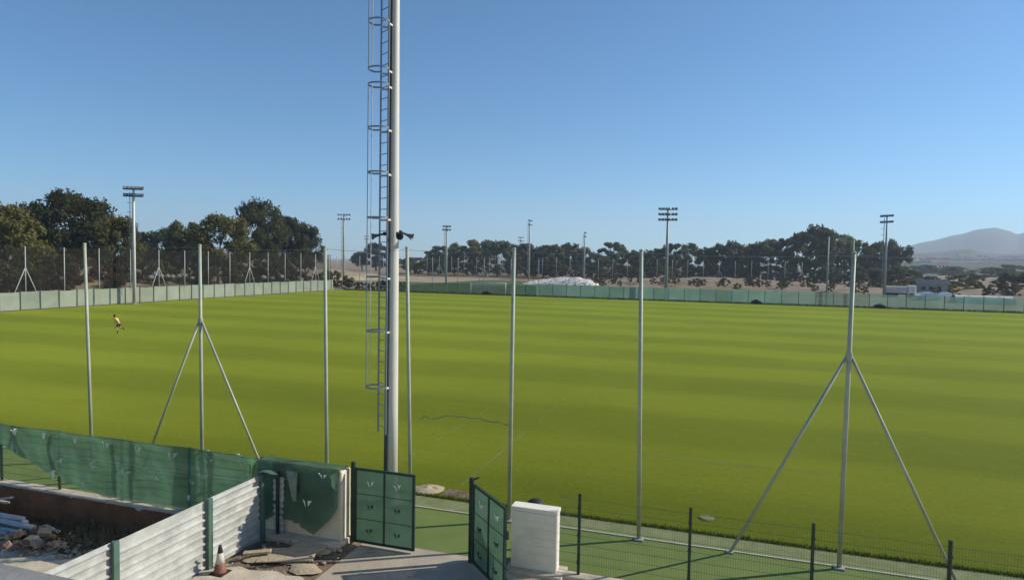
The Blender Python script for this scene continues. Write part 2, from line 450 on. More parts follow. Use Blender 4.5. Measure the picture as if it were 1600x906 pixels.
# paths and yard in front of the gate
m = MB(); rect(m, -8.15, -4.55, 6.0, 13.98, 0.006); rect(m, -8.15, -4.55, 13.98, 14.118, 0.002); tag(m.build('gate_path', 'concrete'), kind='structure')
m = MB()
def yard(u, v):
    x = PIT_X + .12 + (-8.17 - PIT_X - .12) * u; y = 8 + 5.75 * v
    h = .05 * noise.noise((x * 1.3, y * 1.3, 1)) + .03 * noise.noise((x * 4, y * 4, 2))
    e = min(1, min(u, 1 - u) * 5)
    return (x, y, .0 + (.04 + h) * e)
m.grid(yard, 34, 60); tag(m.build('soil_yard', 'soil', smooth=True), kind='structure')
m = MB(); m.grid(lambda u, v: (-10.45 + 2.2 * u + .12 * noise.noise((v * 5, u, 0)), 8.0 + (3.75 + .25 * noise.noise((u * 4, 3, 1))) * v, .112 + .006 * noise.noise((u * 9, v * 9, 0))), 14, 20)
tag(m.build('concrete_apron', 'sand_concrete'), kind='structure')
for k, (cx, cy, rx, ry) in enumerate([(-9.25, 12.55, .75, .30), (-9.9, 12.25, .3, .2), (-8.75, 13.1, .3, .18), (-8.6, 12.2, .35, .25)]):
    m = MB(); m.grid(lambda u, v: (cx + rx * v * math.cos(u * 2 * PI) * (1 + .45 * noise.noise((math.cos(u * 2 * PI) * 1.6, math.sin(u * 2 * PI) * 1.6, k * 3))), cy + ry * v * math.sin(u * 2 * PI) * (1 + .5 * noise.noise((math.cos(u * 2 * PI) * 1.3, math.sin(u * 2 * PI) * 1.3, k * 7 + 1))), .04 + .055 * (1 - v ** 2) + .02), 22, 5)
    tag(m.build('sand_spill', 'sandy', None, True), kind='structure')
m = MB(); rect(m, -4.53, 30, 5.0, 13.79, 0.006); tag(m.build('side_yard', 'sand_concrete'), kind='structure')
# the low building plot left of the hoarding
m = MB(); m.grid(lambda u, v: (-30 + 19.3 * u, 4 + 9.75 * v, PIT_Z + .03 + .05 * noise.noise((u * 26, v * 12, 4)) + .25 * max(0, v - .86) * (1 + noise.noise((u * 40, 1, 1)))), 70, 40)
tag(m.build('plot_floor', 'soil', smooth=True), kind='structure')
m = MB(); m.grid(lambda u, v: (-18.6 + 7.7 * u + .3 * noise.noise((v * 6, 2, u)), 8 + (4.35 + .35 * noise.noise((u * 7, 0, 3))) * v, PIT_Z + .125 + .008 * noise.noise((u * 12, v * 9, 0))), 26, 14)
tag(m.build('plot_slab', 'sand_concrete'), kind='structure')
m = MB(); m.grid(lambda u, v: (-40 + 29.2 * u, 13.79 - .10 * (1 - v) ** 2 - .03 * noise.noise((u * 60, v * 4, 2)), PIT_Z + .9 * v), 120, 6)
tag(m.build('plot_bank', 'red_soil', smooth=True), kind='structure')

# long unmown grass: a fringe on the ragged near edge and a strip under the far fence
rg = random.Random(2)
def fringe(name, label, n, fx, fy, h0, h1, w, mt):
    m = MB()
    for _ in range(n):
        x, y = fx(), fy(); h = rg.uniform(h0, h1); a = rg.uniform(0, PI); dx, dy = math.cos(a) * w, math.sin(a) * w
        m.add([(x - dx, y - dy, -.01), (x + dx, y + dy, -.01), (x + rg.uniform(-.5, .5) * h, y + rg.uniform(-.5, .5) * h, h)], [(0, 1, 2)])
    tag(m.build(name, mt), label, kind='stuff')
mat('blade', (0.10, 0.13, 0.02), 0.9, c2=(0.06, 0.09, 0.012), vscale=2, spec=0.1)
fringe('grass_fringe', 'ragged grass blades along the near edge of the pitch', 9000, lambda: rg.uniform(-12, 9), lambda: FY0 + abs(rg.gauss(0, .10)) - .05, .03, .075, .008, 'blade')
fringe('tall_grass', 'strip of unmown dark grass under the far fence', 9000, lambda: rg.uniform(-78, 72), lambda: FY1 + rg.uniform(-.5, .25), .12, .42, .05, 'blade')
# ---------------- far ground: second pitch, dry fields
m = MB(); rect(m, -76, 26, 127, 185, -0.02); rect(m, -76, -34, 185, 215, -0.02); rect(m, -130, -76.01, 152, 215, -0.02); tag(m.build('far_pitch', 'far_grass'), kind='structure')
m = MB(); rect(m, -300, -80.6, 20, 240, -0.018); tag(m.build('dry_field', 'dry_grass'), kind='structure')
def bank(name, x0, x1, yc, wy, h, mt, seed, nx=80, ny=14, rough=.35):
    mb = MB()
    def f(u, v):
        x = x0 + (x1 - x0) * u; y = yc + wy * (v - .5)
        e = max(0, math.sin(PI * u)) ** .35 * math.sin(PI * v) ** .8
        return (x, y, -0.1 + h * e * (1 + rough * noise.noise((x * .06, y * .09, seed)) + rough * .5 * noise.noise((x * .3, y * .3, seed))))
    mb.grid(f, nx, ny); return mb.build(name, mt, smooth=True)
tag(bank('earth_bank', -42, 40, 222, 40, 2.3, 'tan_bank', 3), kind='structure')
tag(bank('earth_bank', 12, 130, 190, 34, 2.1, 'tan_bank', 8), kind='structure')
tag(bank('earth_bank', -190, -108, 190, 60, 3.0, 'dry_grass', 5), kind='structure')
tag(bank('earth_bank', -102, -84, 84, 60, 2.9, 'dry_grass', 12, 30, 50, .3), kind='structure')
tag(bank('earth_bank', 60, 330, 330, 90, 4.0, 'tan_bank', 21), kind='structure')

# ---------------- hills
def ridge(name, prof, dist, d_front, d_back, mt, seed, nu=160, nv=26, rough=.12):
    """a range of hills: its crest `dist` metres off, its foot nearer, its back farther"""
    mb = MB()
    def crest(px):
        for (a, ya), (b, yb) in zip(prof, prof[1:]):
            if a <= px <= b:
                t = (px - a) / (b - a); t = t * t * (3 - 2 * t) * .5 + t * .5
                return ya + (yb - ya) * t
        return prof[-1][1]
    def f(u, v):
        px = prof[0][0] + (prof[-1][0] - prof[0][0]) * u
        d = ray(px, crest(px)); hd = math.hypot(d.x, d.y)
        top = CAM_H + d.z / hd * dist
        dd = d_front + (d_back - d_front) * v
        if dd < dist: s = ((dd - d_front) / (dist - d_front)); s = s * s * (3 - 2 * s) * .55 + s * .45
        else: s = max(0, 1 - ((dd - dist) / (d_back - dist)))
        x, y = d.x / hd * dd, d.y / hd * dd
        n = noise.noise((x * .004, y * .004, seed)) + .5 * noise.noise((x * .011, y * .011, seed))
        k = 4 * s * (1 - s)
        return (x, y, -1.2 + (top + 1.2) * s * (1 + rough * n * k) )
    mb.grid(f, nu, nv); return tag(mb.build(name, mt, smooth=True), kind='structure')
ridge('mountain', [(1370, 417), (1410, 386), (1450, 377), (1500, 366), (1530, 358), (1555, 355.5), (1575, 360), (1590, 366), (1602, 363), (1660, 350), (1730, 346), (1820, 360), (1950, 385), (2100, 420)],
      3350, 2300, 3800, 'hill_far', 2)
ridge('foothill', [(1330, 416), (1390, 400), (1420, 396), (1470, 393), (1500, 389), (1516, 388), (1535, 394), (1570, 397), (1605, 396), (1700, 392), (1850, 400), (2050, 420)],
      1750, 1250, 2200, 'hill_scrub', 5, rough=.3)
ridge('foothill', [(1330, 418), (1400, 410), (1440, 408), (1490, 411), (1560, 407), (1620, 404), (1750, 402), (1900, 410), (2050, 424)],
      980, 700, 1250, 'hill_scrub', 9, rough=.3)
# ================================================================== THE BUILDING WE LOOK FROM
t = thing('terrace_building', 'grey-coped parapet of the terrace in the bottom left corner', 'building', (0, 0, 0))
MB().box((2.0, 1.36, 2.42), (20, .16, 6.64)).box((2.0, -4.4, 2.0), (19.6, 11.2, 5.8)).build('wall', 'render_wall', t)
m = MB(); m.grid(lambda u, v: (-8.2 + 20.4 * u, [1.18, 1.18, 1.20, 1.50, 1.535, 1.535][int(round(v * 5))], [5.74, 5.83, 5.85, 5.85, 5.82, 5.74][int(round(v * 5))]), 40, 5)
m.build('coping', 'parapet', t)
MB().box((2.0, -4.1, 5.02), (19.6, 10.6, .2)).build('terrace_floor', 'concrete', t)

# ================================================================== LOW FENCE AND GATE
def fence_post(parent, x, h=1.82, y=0, dark='post_green', z0=-.05):
    p = MB().cbox((x, y, (h + z0) / 2), (.06, .06, h - z0), .006).cbox((x, y, h + .012), (.07, .07, .03), .008)
    for z in (.35, .95, 1.55): p.box((x, y - .04, z), (.075, .02, .05))
    return p.build('post', dark, parent)
PW = 2.32
pan = MB()
for z in [.12 + .2 * k for k in range(9)]: pan.bar((0, 0, z), (PW, 0, z), .0055, .0055)
for k in range(1, 46): pan.bar((k * PW / 46, .006, .08), (k * PW / 46, .006, 1.78), .0025, .0025)
PANEL = pan.mesh('mesh_panel', 'wire_green')
right_fence = thing('low_mesh_fence', 'low dark green wire mesh fence right of the white pier', 'fence', (0, LOW_Y, 0))
for k, x in enumerate([-2.88 + PW * i for i in range(9)]):
    fence_post(right_fence, x)
    if k < 8:
        o = link('mesh_panel', PANEL, right_fence, (x, 0, 0))
o = link('mesh_panel', PANEL, right_fence, (-3.34, 0, 0)); o.scale = (.2, 1, 1)
left_fence = thing('low_mesh_fence', 'low green wire mesh fence behind the torn green shade net', 'fence', (0, LOW_Y, 0))
for k in range(9):
    x = -11.1 - PW * k
    fence_post(left_fence, x, 1.74)
    link('mesh_panel', PANEL, left_fence, (x - PW, 0, 0))

# white wall that carries the left gate post
w = thing('rendered_wall', 'short cream-white wall on a footing beside the closed gate leaf', 'wall', (-9.72, 13.78, 0))
MB().cbox((0, 0, .96), (2.38, .42, 1.66), .02).build('wall_body', 'cream_paint', w)
MB().cbox((-.62, -.08, .0), (1.27, .96, .28), .015).build('footing', 'sand_concrete', w)
MB().cbox((.645, -.08, .0), (1.23, .96, .28), .015).build('footing', 'sand_concrete', w)

# white pier right of the gate: seven block courses
p = thing('white_pier', 'white painted block pier at the right of the gate', 'pier', (-3.87, 14.02, 0))
for k in range(7):
    MB().cbox((0, 0, .16 + k * .18), (1.03, .30, .1785), .003).build('course', 'white_paint', p)
MB().cbox((0, 0, 1.385), (1.06, .33, .09), .008).build('cap', 'white_paint', p)
MB().cbox((.04, -.05, .03), (1.3, .62, .08), .01).build('plinth', 'sand_concrete', p)
# black rounded bin behind the pier
b = thing('black_bin', 'black rounded bin whose dome shows above the white pier', 'bin', (-4.02, 14.52, 0))
MB().lathe([(.17, 0), (.20, .05), (.225, 1.05), (.23, 1.1)], 20).build('bin_body', 'black_rubber', b, True)
MB().lathe([(.245, 1.1), (.25, 1.14), (.235, 1.22), (.19, 1.33), (.12, 1.39), (.03, 1.41)], 20).build('lid', 'black_rubber', b, True)

# flaps cut in the nets: two little petals standing off the cloth
def flap_mesh(name, s, mt):
    f = MB()
    f.add([(-.075 * s, 0, .06 * s), (-.01 * s, -.012, -.06 * s), (.0, -.045 * s, .05 * s), (-.04 * s, -.05 * s, .075 * s)], [(0, 1, 2, 3)])
    f.add([(.03 * s, -.008, -.045 * s), (.10 * s, 0, .05 * s), (.055 * s, -.05 * s, .06 * s)], [(0, 1, 2)])
    f.add([(-.075 * s, .006, .06 * s), (-.01 * s, -.006, -.06 * s), (.0, -.039 * s, .05 * s), (-.04 * s, -.044 * s, .075 * s)], [(3, 2, 1, 0)])
    return f.mesh(name, mt)
FLAP = flap_mesh('flap', 1.25, 'flap_pale'); FLAP_D = flap_mesh('flap', 1.1, 'post_green')

def gate_leaf(name, label, a, bpt, latch):
    a, bpt = Vector((*a, 0)), Vector((*bpt, 0)); W = (bpt - a).length
    rz = math.atan2((bpt - a).y, (bpt - a).x)
    t = thing(name, label, 'gate', a, rz)
    z0, z1 = .06, 1.86
    MB().bar((0, 0, z0), (0, 0, z1), .055, .055).bar((W, 0, z0), (W, 0, z1), .055, .055).bar((.028, 0, z1 - .026), (W - .028, 0, z1 - .026), .05, .052).bar((.028, 0, z0 + .026), (W - .028, 0, z0 + .026), .05, .052).build('frame', 'post_green', t)
    MB().bar((W / 2, 0, z0 + .05), (W / 2, 0, z1 - .05), .035, .035).build('mullion', 'post_green', t)
    for z in (z0 + .58, z0 + 1.18):
        MB().bar((.03, -.012, z), (W - .03, -.012, z), .010, .012).build('cross_wire', 'post_green', t)
    for k in range(2):
        x0, x1 = (.03, W / 2 - .02) if k == 0 else (W / 2 + .02, W - .03)
        n = MB(); n.grid(lambda u, v: (x0 + (x1 - x0) * u, .012 + .012 * noise.noise((u * 3 + k * 9, v * 5, 2)), z0 + .055 + (z1 - z0 - .11) * v), 6, 12)
        n.build('net_infill', 'gate_net', t, True)
        for z in (.35, .93, 1.5):
            f = link('flap', FLAP if (z > 1.2) else FLAP_D, t, ((x0 + x1) / 2 + random.uniform(-.05, .05), -.01, z)); f.rotation_euler = (0, random.uniform(-.3, .3), 0)
    for z in (.3, 1.6): MB().bar((-.055, 0, z), (.0, 0, z), .03, .06).build('hinge', 'dark_metal', t)
    if latch:
        MB().cbox((W + .07, .0, 1.32), (.12, .06, .17), .01).build('latch_box', 'dark_metal', t)
        for z in (.42, .62): MB().tube([(W + .02, 0, z), (W + .14, 0, z)], .014).build('drop_bolt', 'dark_metal', t)
    return t
gate_leaf('gate_leaf', 'closed dark green gate leaf with net infill, beside the cream wall', (-8.30, 13.83), (-6.76, 13.83), False)
gate_leaf('gate_leaf', 'open dark green gate leaf swung towards the viewer, left of the white pier', (-5.24, 13.75), (-4.13, 12.64), True)
for x, lab in ((-8.42, 'dark green gate post against the cream wall end'), (-5.34, 'dark green gate post at the far end of the open leaf')):
    t = thing('gate_post', lab, 'gate post', (x, 13.86 if x > -6 else 13.93, 0))
    MB().cbox((0, 0, .96), (.09, .09, 1.92), .006).build('shaft', 'post_green', t)
    MB().cbox((0, 0, 1.94), (.1, .1, .03), .008).build('cap', 'post_green', t)
    if x > -6: MB().bar((.02, .02, 1.9), (.16, .05, 1.96), .05, .03).build('stop_bracket', 'post_green', t)

# torn shade net hung on the left fence
NETP = [(-24, 1.45), (-21.6, 1.36), (-20.37, 1.2), (-19.1, .80), (-17.83, .40), (-17.0, .24), (-16.17, .12), (-14.36, .10), (-12.0, .12), (-10.9, .35), (-10.3, .52), (-9.66, .46), (-9.2, .24), (-8.98, .45), (-8.72, .70), (-8.53, 1.0)]
def net_bottom(x):
    for (a, za), (b2, zb) in zip(NETP, NETP[1:]):
        if a <= x <= b2: return za + (zb - za) * (x - a) / (b2 - a)
    return 1.2
sn = thing('shade_net', 'torn green shade net with pale cut flaps hanging on the left fence', 'net', (0, 13.9, 0))
m = MB()
def snf(u, v):
    x = -24 + 15.46 * u
    zb = net_bottom(x) + .05 * noise.noise((x * 2.2, 1, 1)) + .035 * noise.noise((x * 9, 4, 1)); zt = 1.80 - .025 * abs(math.sin((x + 11.1) / PW * PI)) * (1 if x < -10.9 else .2)
    z = zb + (zt - zb) * v
    y = -.02 + .035 * noise.noise((x * 1.1, z * 1.3, 4)) + .016 * noise.noise((x * 3.7 + z * 2.5, z * 2.2 - x * .8, 8)) + .05 * (1 - v) * noise.noise((x * 2.6, z * .8, 7))
    k_ = min(1, max(0, (x + 11.5) / .7)); k_ = k_ * k_ * (3 - 2 * k_)
    y -= k_ * (.37 + .06 * (1 - v) * (1 + noise.noise((x * 3, 0, 2))))
    y -= k_ * .055 * (noise.noise((x * 5.5 + z * 2, z * 2.5, 3)) + .6 * noise.noise((x * 11, z * 5 + x * 3, 6)))
    if v == 1: y = -.03 - k_ * .33
    z += .06 * k_ * v
    return (x, y, z)
m.grid(snf, 260, 20)
m.build('net_sheet', 'shade_net', sn, True)
m = MB(); m.grid(lambda u, v: (-10.85 + 2.3 * u + .02 * noise.noise((v * 5, u * 3, 0)), -.36 + .50 * v, 1.855 - .03 * v * v + .035 * noise.noise((u * 9, v * 3, 1)) - (.05 if v > .9 else 0)), 20, 6)
m.build('net_fold', 'shade_net', sn, True)
for (px, py) in [(24, 675), (68, 682), (116, 688), (165, 697), (215, 703), (268, 712), (325, 720), (380, 726), (95, 720), (145, 729), (195, 738), (248, 748), (300, 754), (82, 742), (133, 758), (185, 767), (238, 776), (295, 778), (505, 743)]:
    q = on_y(px, py, 13.82 if px < 400 else 13.4)
    f = link('flap', FLAP, sn, (q.x, -.085 if q.x < -11.4 else -.52, q.z)); f.rotation_euler = (random.uniform(-.2, .2), random.uniform(-.35, .35), random.uniform(-.3, .3))
    k = random.uniform(.9, 1.4); f.scale = (k * random.choice((-1, 1)) * random.uniform(.7, 1.3), k, k * random.uniform(.7, 1.2))
q = on_y(480, 785, 13.38); f = link('flap', FLAP, sn, (q.x, -.55, q.z)); f.scale = (1.25, 1.25, 1.25)
for px, py in [(325, 694), (372, 701), (422, 708), (473, 715)]:
    q = on_y(px, py, 13.86); MB().cbox((q.x, -.05, 1.80), (.10, .03, .035), .008).build('tie', 'flap_pale', sn)
MB().tube([snf(k / 60, 1) if k < 49 else (-24 + 15.46 * k / 60, -.37, 1.868) for k in range(61)], .012, 5).build('top_rope', 'rope', sn, True)
# grey patch sewn into the net
m = MB(); m.grid(lambda u, v: (-9.95 + .2 * (1 - v) + (.10 + .22 * v) * u + .05 * noise.noise((v * 5, 0, 1)), -.50 - .02 * noise.noise((u * 3, v * 3, 1)), 1.0 + .72 * v + .05 * noise.noise((u * 6, 2, 2)) * (1 - v)), 6, 8)
m.build('patch', 'patch_net', sn, True)

# ================================================================== CORRUGATED HOARDING
hd = thing('corrugated_hoarding', 'white corrugated metal hoarding on green posts at the lower left', 'hoarding', (-10.5, 0, 0))
def sheet(y0, y1, top, x=0, dz=0):
    prof = []; z = .06; k = 0
    while z < top - .17:
        prof += [(.0, z), (.0, z + .075), (.045, z + .095), (.045, z + .115), (.0, z + .150)]; z += .172
    prof += [(.0, z), (0, top)]
    prof = [(a, b2 + dz) for a, b2 in prof]
    mb = MB(); n = len(prof) - 1
    mb.grid(lambda u, v: (x + prof[int(round(v * n))][0] + .006 * noise.noise((u * 4, v * 3, y0)), y0 + (y1 - y0) * u, prof[int(round(v * n))][1]), 10, n)
    o = mb.build('sheet', 'corrugated', hd)
    sd = o.modifiers.new('thick', 'SOLIDIFY'); sd.thickness = .004
    return o
sheet(11.46, 13.12, 1.62); sheet(9.14, 11.42, 1.60, .0); sheet(6.7, 9.1, 1.62)
for y, h in ((13.16, 1.66), (11.44, 1.64), (9.12, 1.64), (6.7, 1.64)):
    MB().cbox((.075, y, h / 2), (.07, .13, h), .006).cbox((.02, y, h / 2), (.03, .05, h), .004).build('post', 'post_green_light', hd)
# short return of sheeting beside a dark post, at the far end
m = MB().cbox((.30, 13.42, .84), (.08, .05, 1.60), .006); m.build('end_post', 'post_green', hd)
mb = MB(); mb.grid(lambda u, v: (.14 + .30 * u, 13.47 + .018 * math.sin(v * 60), .1 + 1.42 * v), 4, 60); mb.build('end_sheet', 'corrugated', hd)
m = MB(); m.grid(lambda u, v: (-.05 + .42 * u, 13.05 + .3 * v + .05 * u, 1.69 + .05 * math.sin(u * 3) - .1 * u * v), 6, 4); m.build('draped_scrap', 'post_green_light', hd, True)

# traffic cone
c = thing('traffic_cone', 'worn white and orange traffic cone at the foot of the hoarding', 'cone', (-10.08, 11.36, .09))
MB().cbox((0, 0, .02), (.34, .34, .04), .012).build('base', 'black_rubber', c)
MB().lathe([(.135, .04), (.13, .06), (.095, .24)], 18).build('lower_band', 'orange', c, True)
MB().lathe([(.095, .24), (.058, .46)], 18).build('white_band', 'cone_white', c, True)
MB().lathe([(.058, .46), (.035, .6), (.03, .62)], 18).build('tip', 'dark_metal', c, True)

# ================================================================== THINGS LYING ABOUT
def lump(mb, c, s, seed, n=7):
    o = len(mb.v)
    bm = bmesh.new(); bmesh.ops.create_icosphere(bm, subdivisions=1, radius=1)
    for v in bm.verts:
        k = 1 + .35 * noise.noise(v.co * 1.7 + Vector((seed, seed * .3, 0)))
        v.co = Vector((v.co.x * s[0] * k, v.co.y * s[1] * k, v.co.z * s[2] * k)) + Vector(c)
    bm.verts.index_update(); mb.add([v.co for v in bm.verts], [[v.index for v in f.verts] for f in bm.faces]); bm.free()
# broken bricks
BR = [MB().cbox((0, 0, 0), (.24, .115, .07), .008).mesh('brick', 'brick_red'), MB().cbox((0, 0, 0), (.26, .2, .13), .012).mesh('brick', 'brick_tan'), MB().cbox((0, 0, 0), (.15, .115, .07), .012).mesh('brick', 'brick_red')]
rnd = random.Random(4)
spots = [(24, 838, 1), (38, 832, 0), (55, 842, 2), (62, 850, 0), (48, 852, 1), (36, 850, 0), (30, 846, 0), (44, 846, 2), (70, 845, 1), (52, 836, 0), (60, 838, 0), (20, 846, 2), (83, 842, 2), (8, 846, 0), (12, 856, 2), (28, 858, 2), (40, 858, 0), (66, 856, 2), (75, 852, 0), (58, 856, 1)]
spots.sort()
nb = {0: 0, 1: 0, 2: 0}
for i, (px, py, k) in enumerate(spots):
    q = on_z(px, py + 3, PIT_Z + .15)
    layer = .0 if i % 3 == 0 else .10 if i % 3 == 1 else .2
    o = link('brick' if k != 1 else 'building_block', BR[k], None, (q.x, q.y, PIT_Z + .19 + layer + (.05 if k == 1 else 0)))
    o.rotation_euler = (rnd.uniform(-.6, .6), rnd.uniform(-.5, .5), rnd.uniform(0, 3)); sc = rnd.uniform(1.0, 1.45); o.scale = (sc, sc, sc)
    nb[k] += 1
    if k == 1: tag(o, '%s tan building block from the left on the brick heap' % ordinal(nb[k] - 1).capitalize(), 'block', 'building blocks on the brick heap')
    else: tag(o, '%s %s red brick from the left on the heap beside the plastic pipes' % (ordinal(nb[k] - 1).capitalize(), 'broken half' if k == 2 else 'whole'), 'brick', 'loose red bricks on the plot')
m = MB()
for i in range(260):
    x, y = rnd.gauss(-17.1, .9), rnd.gauss(12.55, .32)
    if y > 13.4: continue
    s = rnd.uniform(.02, .09); lump(m, (x, y, PIT_Z + .13 + s * .4), (s, s, s * .7), i)
tag(m.build('rubble_crumbs', 'brick_tan'), 'crumbled masonry scattered around the brick heap', kind='stuff')
m = MB()
for i in range(150):
    x, y = rnd.uniform(-10.3, -8.2), rnd.uniform(11.2, 13.7)
    s = rnd.uniform(.01, .03) * (1.8 if rnd.random() < .08 else 1); lump(m, (x, y, .05 + s * .3), (s * 1.4, s, s * .7), i)
tag(m.build('yard_stones', 'sandy'), 'small stones strewn over the bare soil yard', kind='stuff')
# plastic pipes
pr = [(-22.5, 13.05, -17.75, 13.00, .10), (-22.2, 12.85, -17.55, 12.86, .09), (-22.0, 12.62, -17.7, 12.72, .085), (-22.4, 12.95, -17.9, 12.93, .26), (-22.0, 12.74, -17.45, 12.80, .25), (-22.3, 12.5, -18.2, 12.62, .07), (-22.1, 12.86, -18.0, 12.88, .40)]
for i, (x0, y0, x1, y1, z) in enumerate(pr):
    pts = [(x0 + (x1 - x0) * k / 8, y0 + (y1 - y0) * k / 8 + .04 * math.sin(k * .9 + i), PIT_Z + .14 + z + .03 * math.sin(k * .6 + i)) for k in range(9)]
    o = MB().tube(pts, .075, 10).build('plastic_pipe', 'pvc_blue', None, True)
    tag(o, 'pale blue-grey plastic pipe, ' + ['lowest at the back of the bundle', 'lowest in the middle of the bundle', 'lowest at the front of the bundle', 'rear one of the second layer', 'longest, front one of the second layer', 'loose one in front of the bundle, nearest the bricks', 'topmost on the bundle'][i], 'pipe', 'plastic pipes lying on the plot')
for i, (a, b2) in enumerate([((-21.0, 13.1, -.1), (-19.2, 13.35, -.25)), ((-20.2, 13.2, -.3), (-18.9, 13.25, -.02)), ((-17.6, 13.2, -.62), (-16.7, 12.9, -.55))]):
    o = MB().bar(a, b2, .10, .04).build('timber_offcut', 'sand_concrete')
    tag(o, ['weathered board leaning on the pipe bundle, longest of the offcuts', 'pale batten tilted across the pipe bundle', 'short pale board lying in the weeds past the pipe ends'][i], 'board', 'timber offcuts on the plot')
# dry weeds along the bank
m = MB()
for i in range(900):
    x = rnd.uniform(-18.6, -11.2); y = rnd.uniform(12.75, 13.72); h = rnd.uniform(.12, .5) * (1.25 if x > -17.2 else .7)
    a = rnd.uniform(0, 6.3); dx, dy = math.cos(a) * h * .5, math.sin(a) * h * .35; w = rnd.uniform(.012, .03)
    z = PIT_Z + .08
    m.add([(x - w, y, z), (x + w, y, z), (x + dx * .5, y + dy * .5, z + h * .7)], [(0, 1, 2)])
    for q in range(3):
        t2 = rnd.uniform(.3, 1); cx, cy, cz = x + dx * .5 * t2, y + dy * .5 * t2, z + h * .7 * t2; s = rnd.uniform(.02, .06)
        m.add([(cx - s, cy, cz), (cx, cy - s * .4, cz + s), (cx + s, cy + s * .4, cz)], [(0, 1, 2)])
tag(m.build('dry_weeds', 'dry_weed'), 'dry brown weeds along the red earth bank', kind='stuff')
# slabs of board lying on the yard soil
for i, (px, py, s, rz, tilt, lab) in enumerate([(450, 868, (1.25, .62, .03), .35, .06, 'pale sheet of board lying on the soil behind the cone'), (478, 860, (.9, .5, .025), -.2, .16, 'second board tilted against the larger pale board'), (402, 868, (.6, .14, .05), .5, .05, 'short plank lying in the shade of the hoarding')]):
    q = on_z(px, py, .1)
    o = MB().cbox((0, 0, 0), s, .008).build('board_scrap', 'sandy'); o.location = (q.x, q.y, .13 + .03 * i); o.rotation_euler = (tilt, -tilt * .6, rz)
    tag(o, lab, 'board', 'boards on the yard')
o = MB(); lump(o, (0, 0, 0), (.10, .09, .08), 3); o = o.build('stone', 'white_rock', None); q = on_z(414, 862, .1); o.location = (q.x, q.y, .13)
tag(o, 'white stone on the soil at the hoarding corner post', 'stone')

# heap of sand on the grass edge, valve cover
m = MB()
def sandf(u, v):
    r, a = v, u * 2 * PI
    return (.50 * r * math.cos(a) * (1 + .5 * noise.noise((math.cos(a) * 1.5, math.sin(a) * 1.5, 1))), .36 * r * math.sin(a) * (1 + .5 * noise.noise((math.cos(a) * 1.5, math.sin(a) * 1.5, 6))), .002 + .09 * (1 - r ** 1.3) * (1 + .9 * noise.noise((r * 3 * math.cos(a), r * 3 * math.sin(a), 2))))
m.grid(sandf, 28, 8); o = m.build('sand_heap', 'sandy', None, True); o.location = (-8.25, 17.95, 0); tag(o, 'small pale heap of sand on the grass behind the gate', 'sand')
m = MB(); m.grid(lambda u, v: (-7.75 + 1.25 * u, 17.62 + .55 * v + .12 * noise.noise((u * 4, v * 3, 1)), .003 + .03 * math.sin(PI * u) * math.sin(PI * v) * (.6 + noise.noise((u * 5, v * 5, 1)))), 14, 8)
o = m.build('bare_earth_patch', 'soil', None, True); tag(o, kind='structure')
t = thing('valve_cover', 'pale round valve cover set in the grass', 'cover', (-.32, 18.5, .004))
MB().lathe([(.20, 0), (.20, .018), (.185, .022)], 22).build('ring', 'worn_strip', t)
MB().lathe([(.17, .022), (.165, .032), (.02, .034)], 22).build('lid', 'worn_strip', t)

# ================================================================== TALL NET POLES, NEAR ROW
NEAR = [(-19.77, -20.0, False, 'leftmost tall plain net pole of the near row, behind the torn net'),
        (-15.27, -15.34, True, 'left tall near pole braced by two slanting legs'),
        (-10.81, -10.92, False, 'tall plain near pole between left braced pole and the ladder mast'),
        (-8.14, -8.33, False, 'tall near net pole just right of the ladder mast'),
        (-5.27, -5.26, False, 'tall near net pole rising behind the open gate leaf'),
        (-1.88, -2.0, False, 'tall plain near pole between the white pier and right braced pole'),
        (2.63, 2.68, True, 'right tall near pole braced by two slanting legs'),
        (7.1, 7.15, False, 'tall net pole just past the right edge')]
for xb, xt, braced, lab in NEAR[:-1]:
    t = thing('net_pole', lab, 'net pole', (xb, POLE_Y, 0), 0, 'tall net poles of the near row')
    d = xt - xb
    MB().tube([(0, 0, -.05), (d * .5, 0, 3.6), (d, 0, 7.15)], [.052, .05, .047], 14).build('shaft', 'galv', t, True)
    o = MB().lathe([(.055, 7.14), (.055, 7.17), (.03, 7.19)], 14, (d, 0, 0)).build('cap', 'galv', t)
    MB().cbox((0, 0, .02), (.22, .22, .04), .005).build('base_plate', 'galv_dull', t)
    if braced:
        ax = d * .68
        for s in (-1, 1):
            MB().tube([(ax + s * .04, 0, 4.85), (s * 2.36, .02 + (.0 if s < 0 else .12), 0)], .036, 10).build('brace_leg', 'galv', t, True)
            MB().cbox((s * 2.36, .02 + (.0 if s < 0 else .12), .015), (.16, .16, .03), .004).build('foot_plate', 'galv_dull', t)
        MB().lathe([(.066, 4.76), (.072, 4.80), (.072, 4.9), (.066, 4.94)], 14, (ax, 0, 0)).build('collar', 'galv', t)
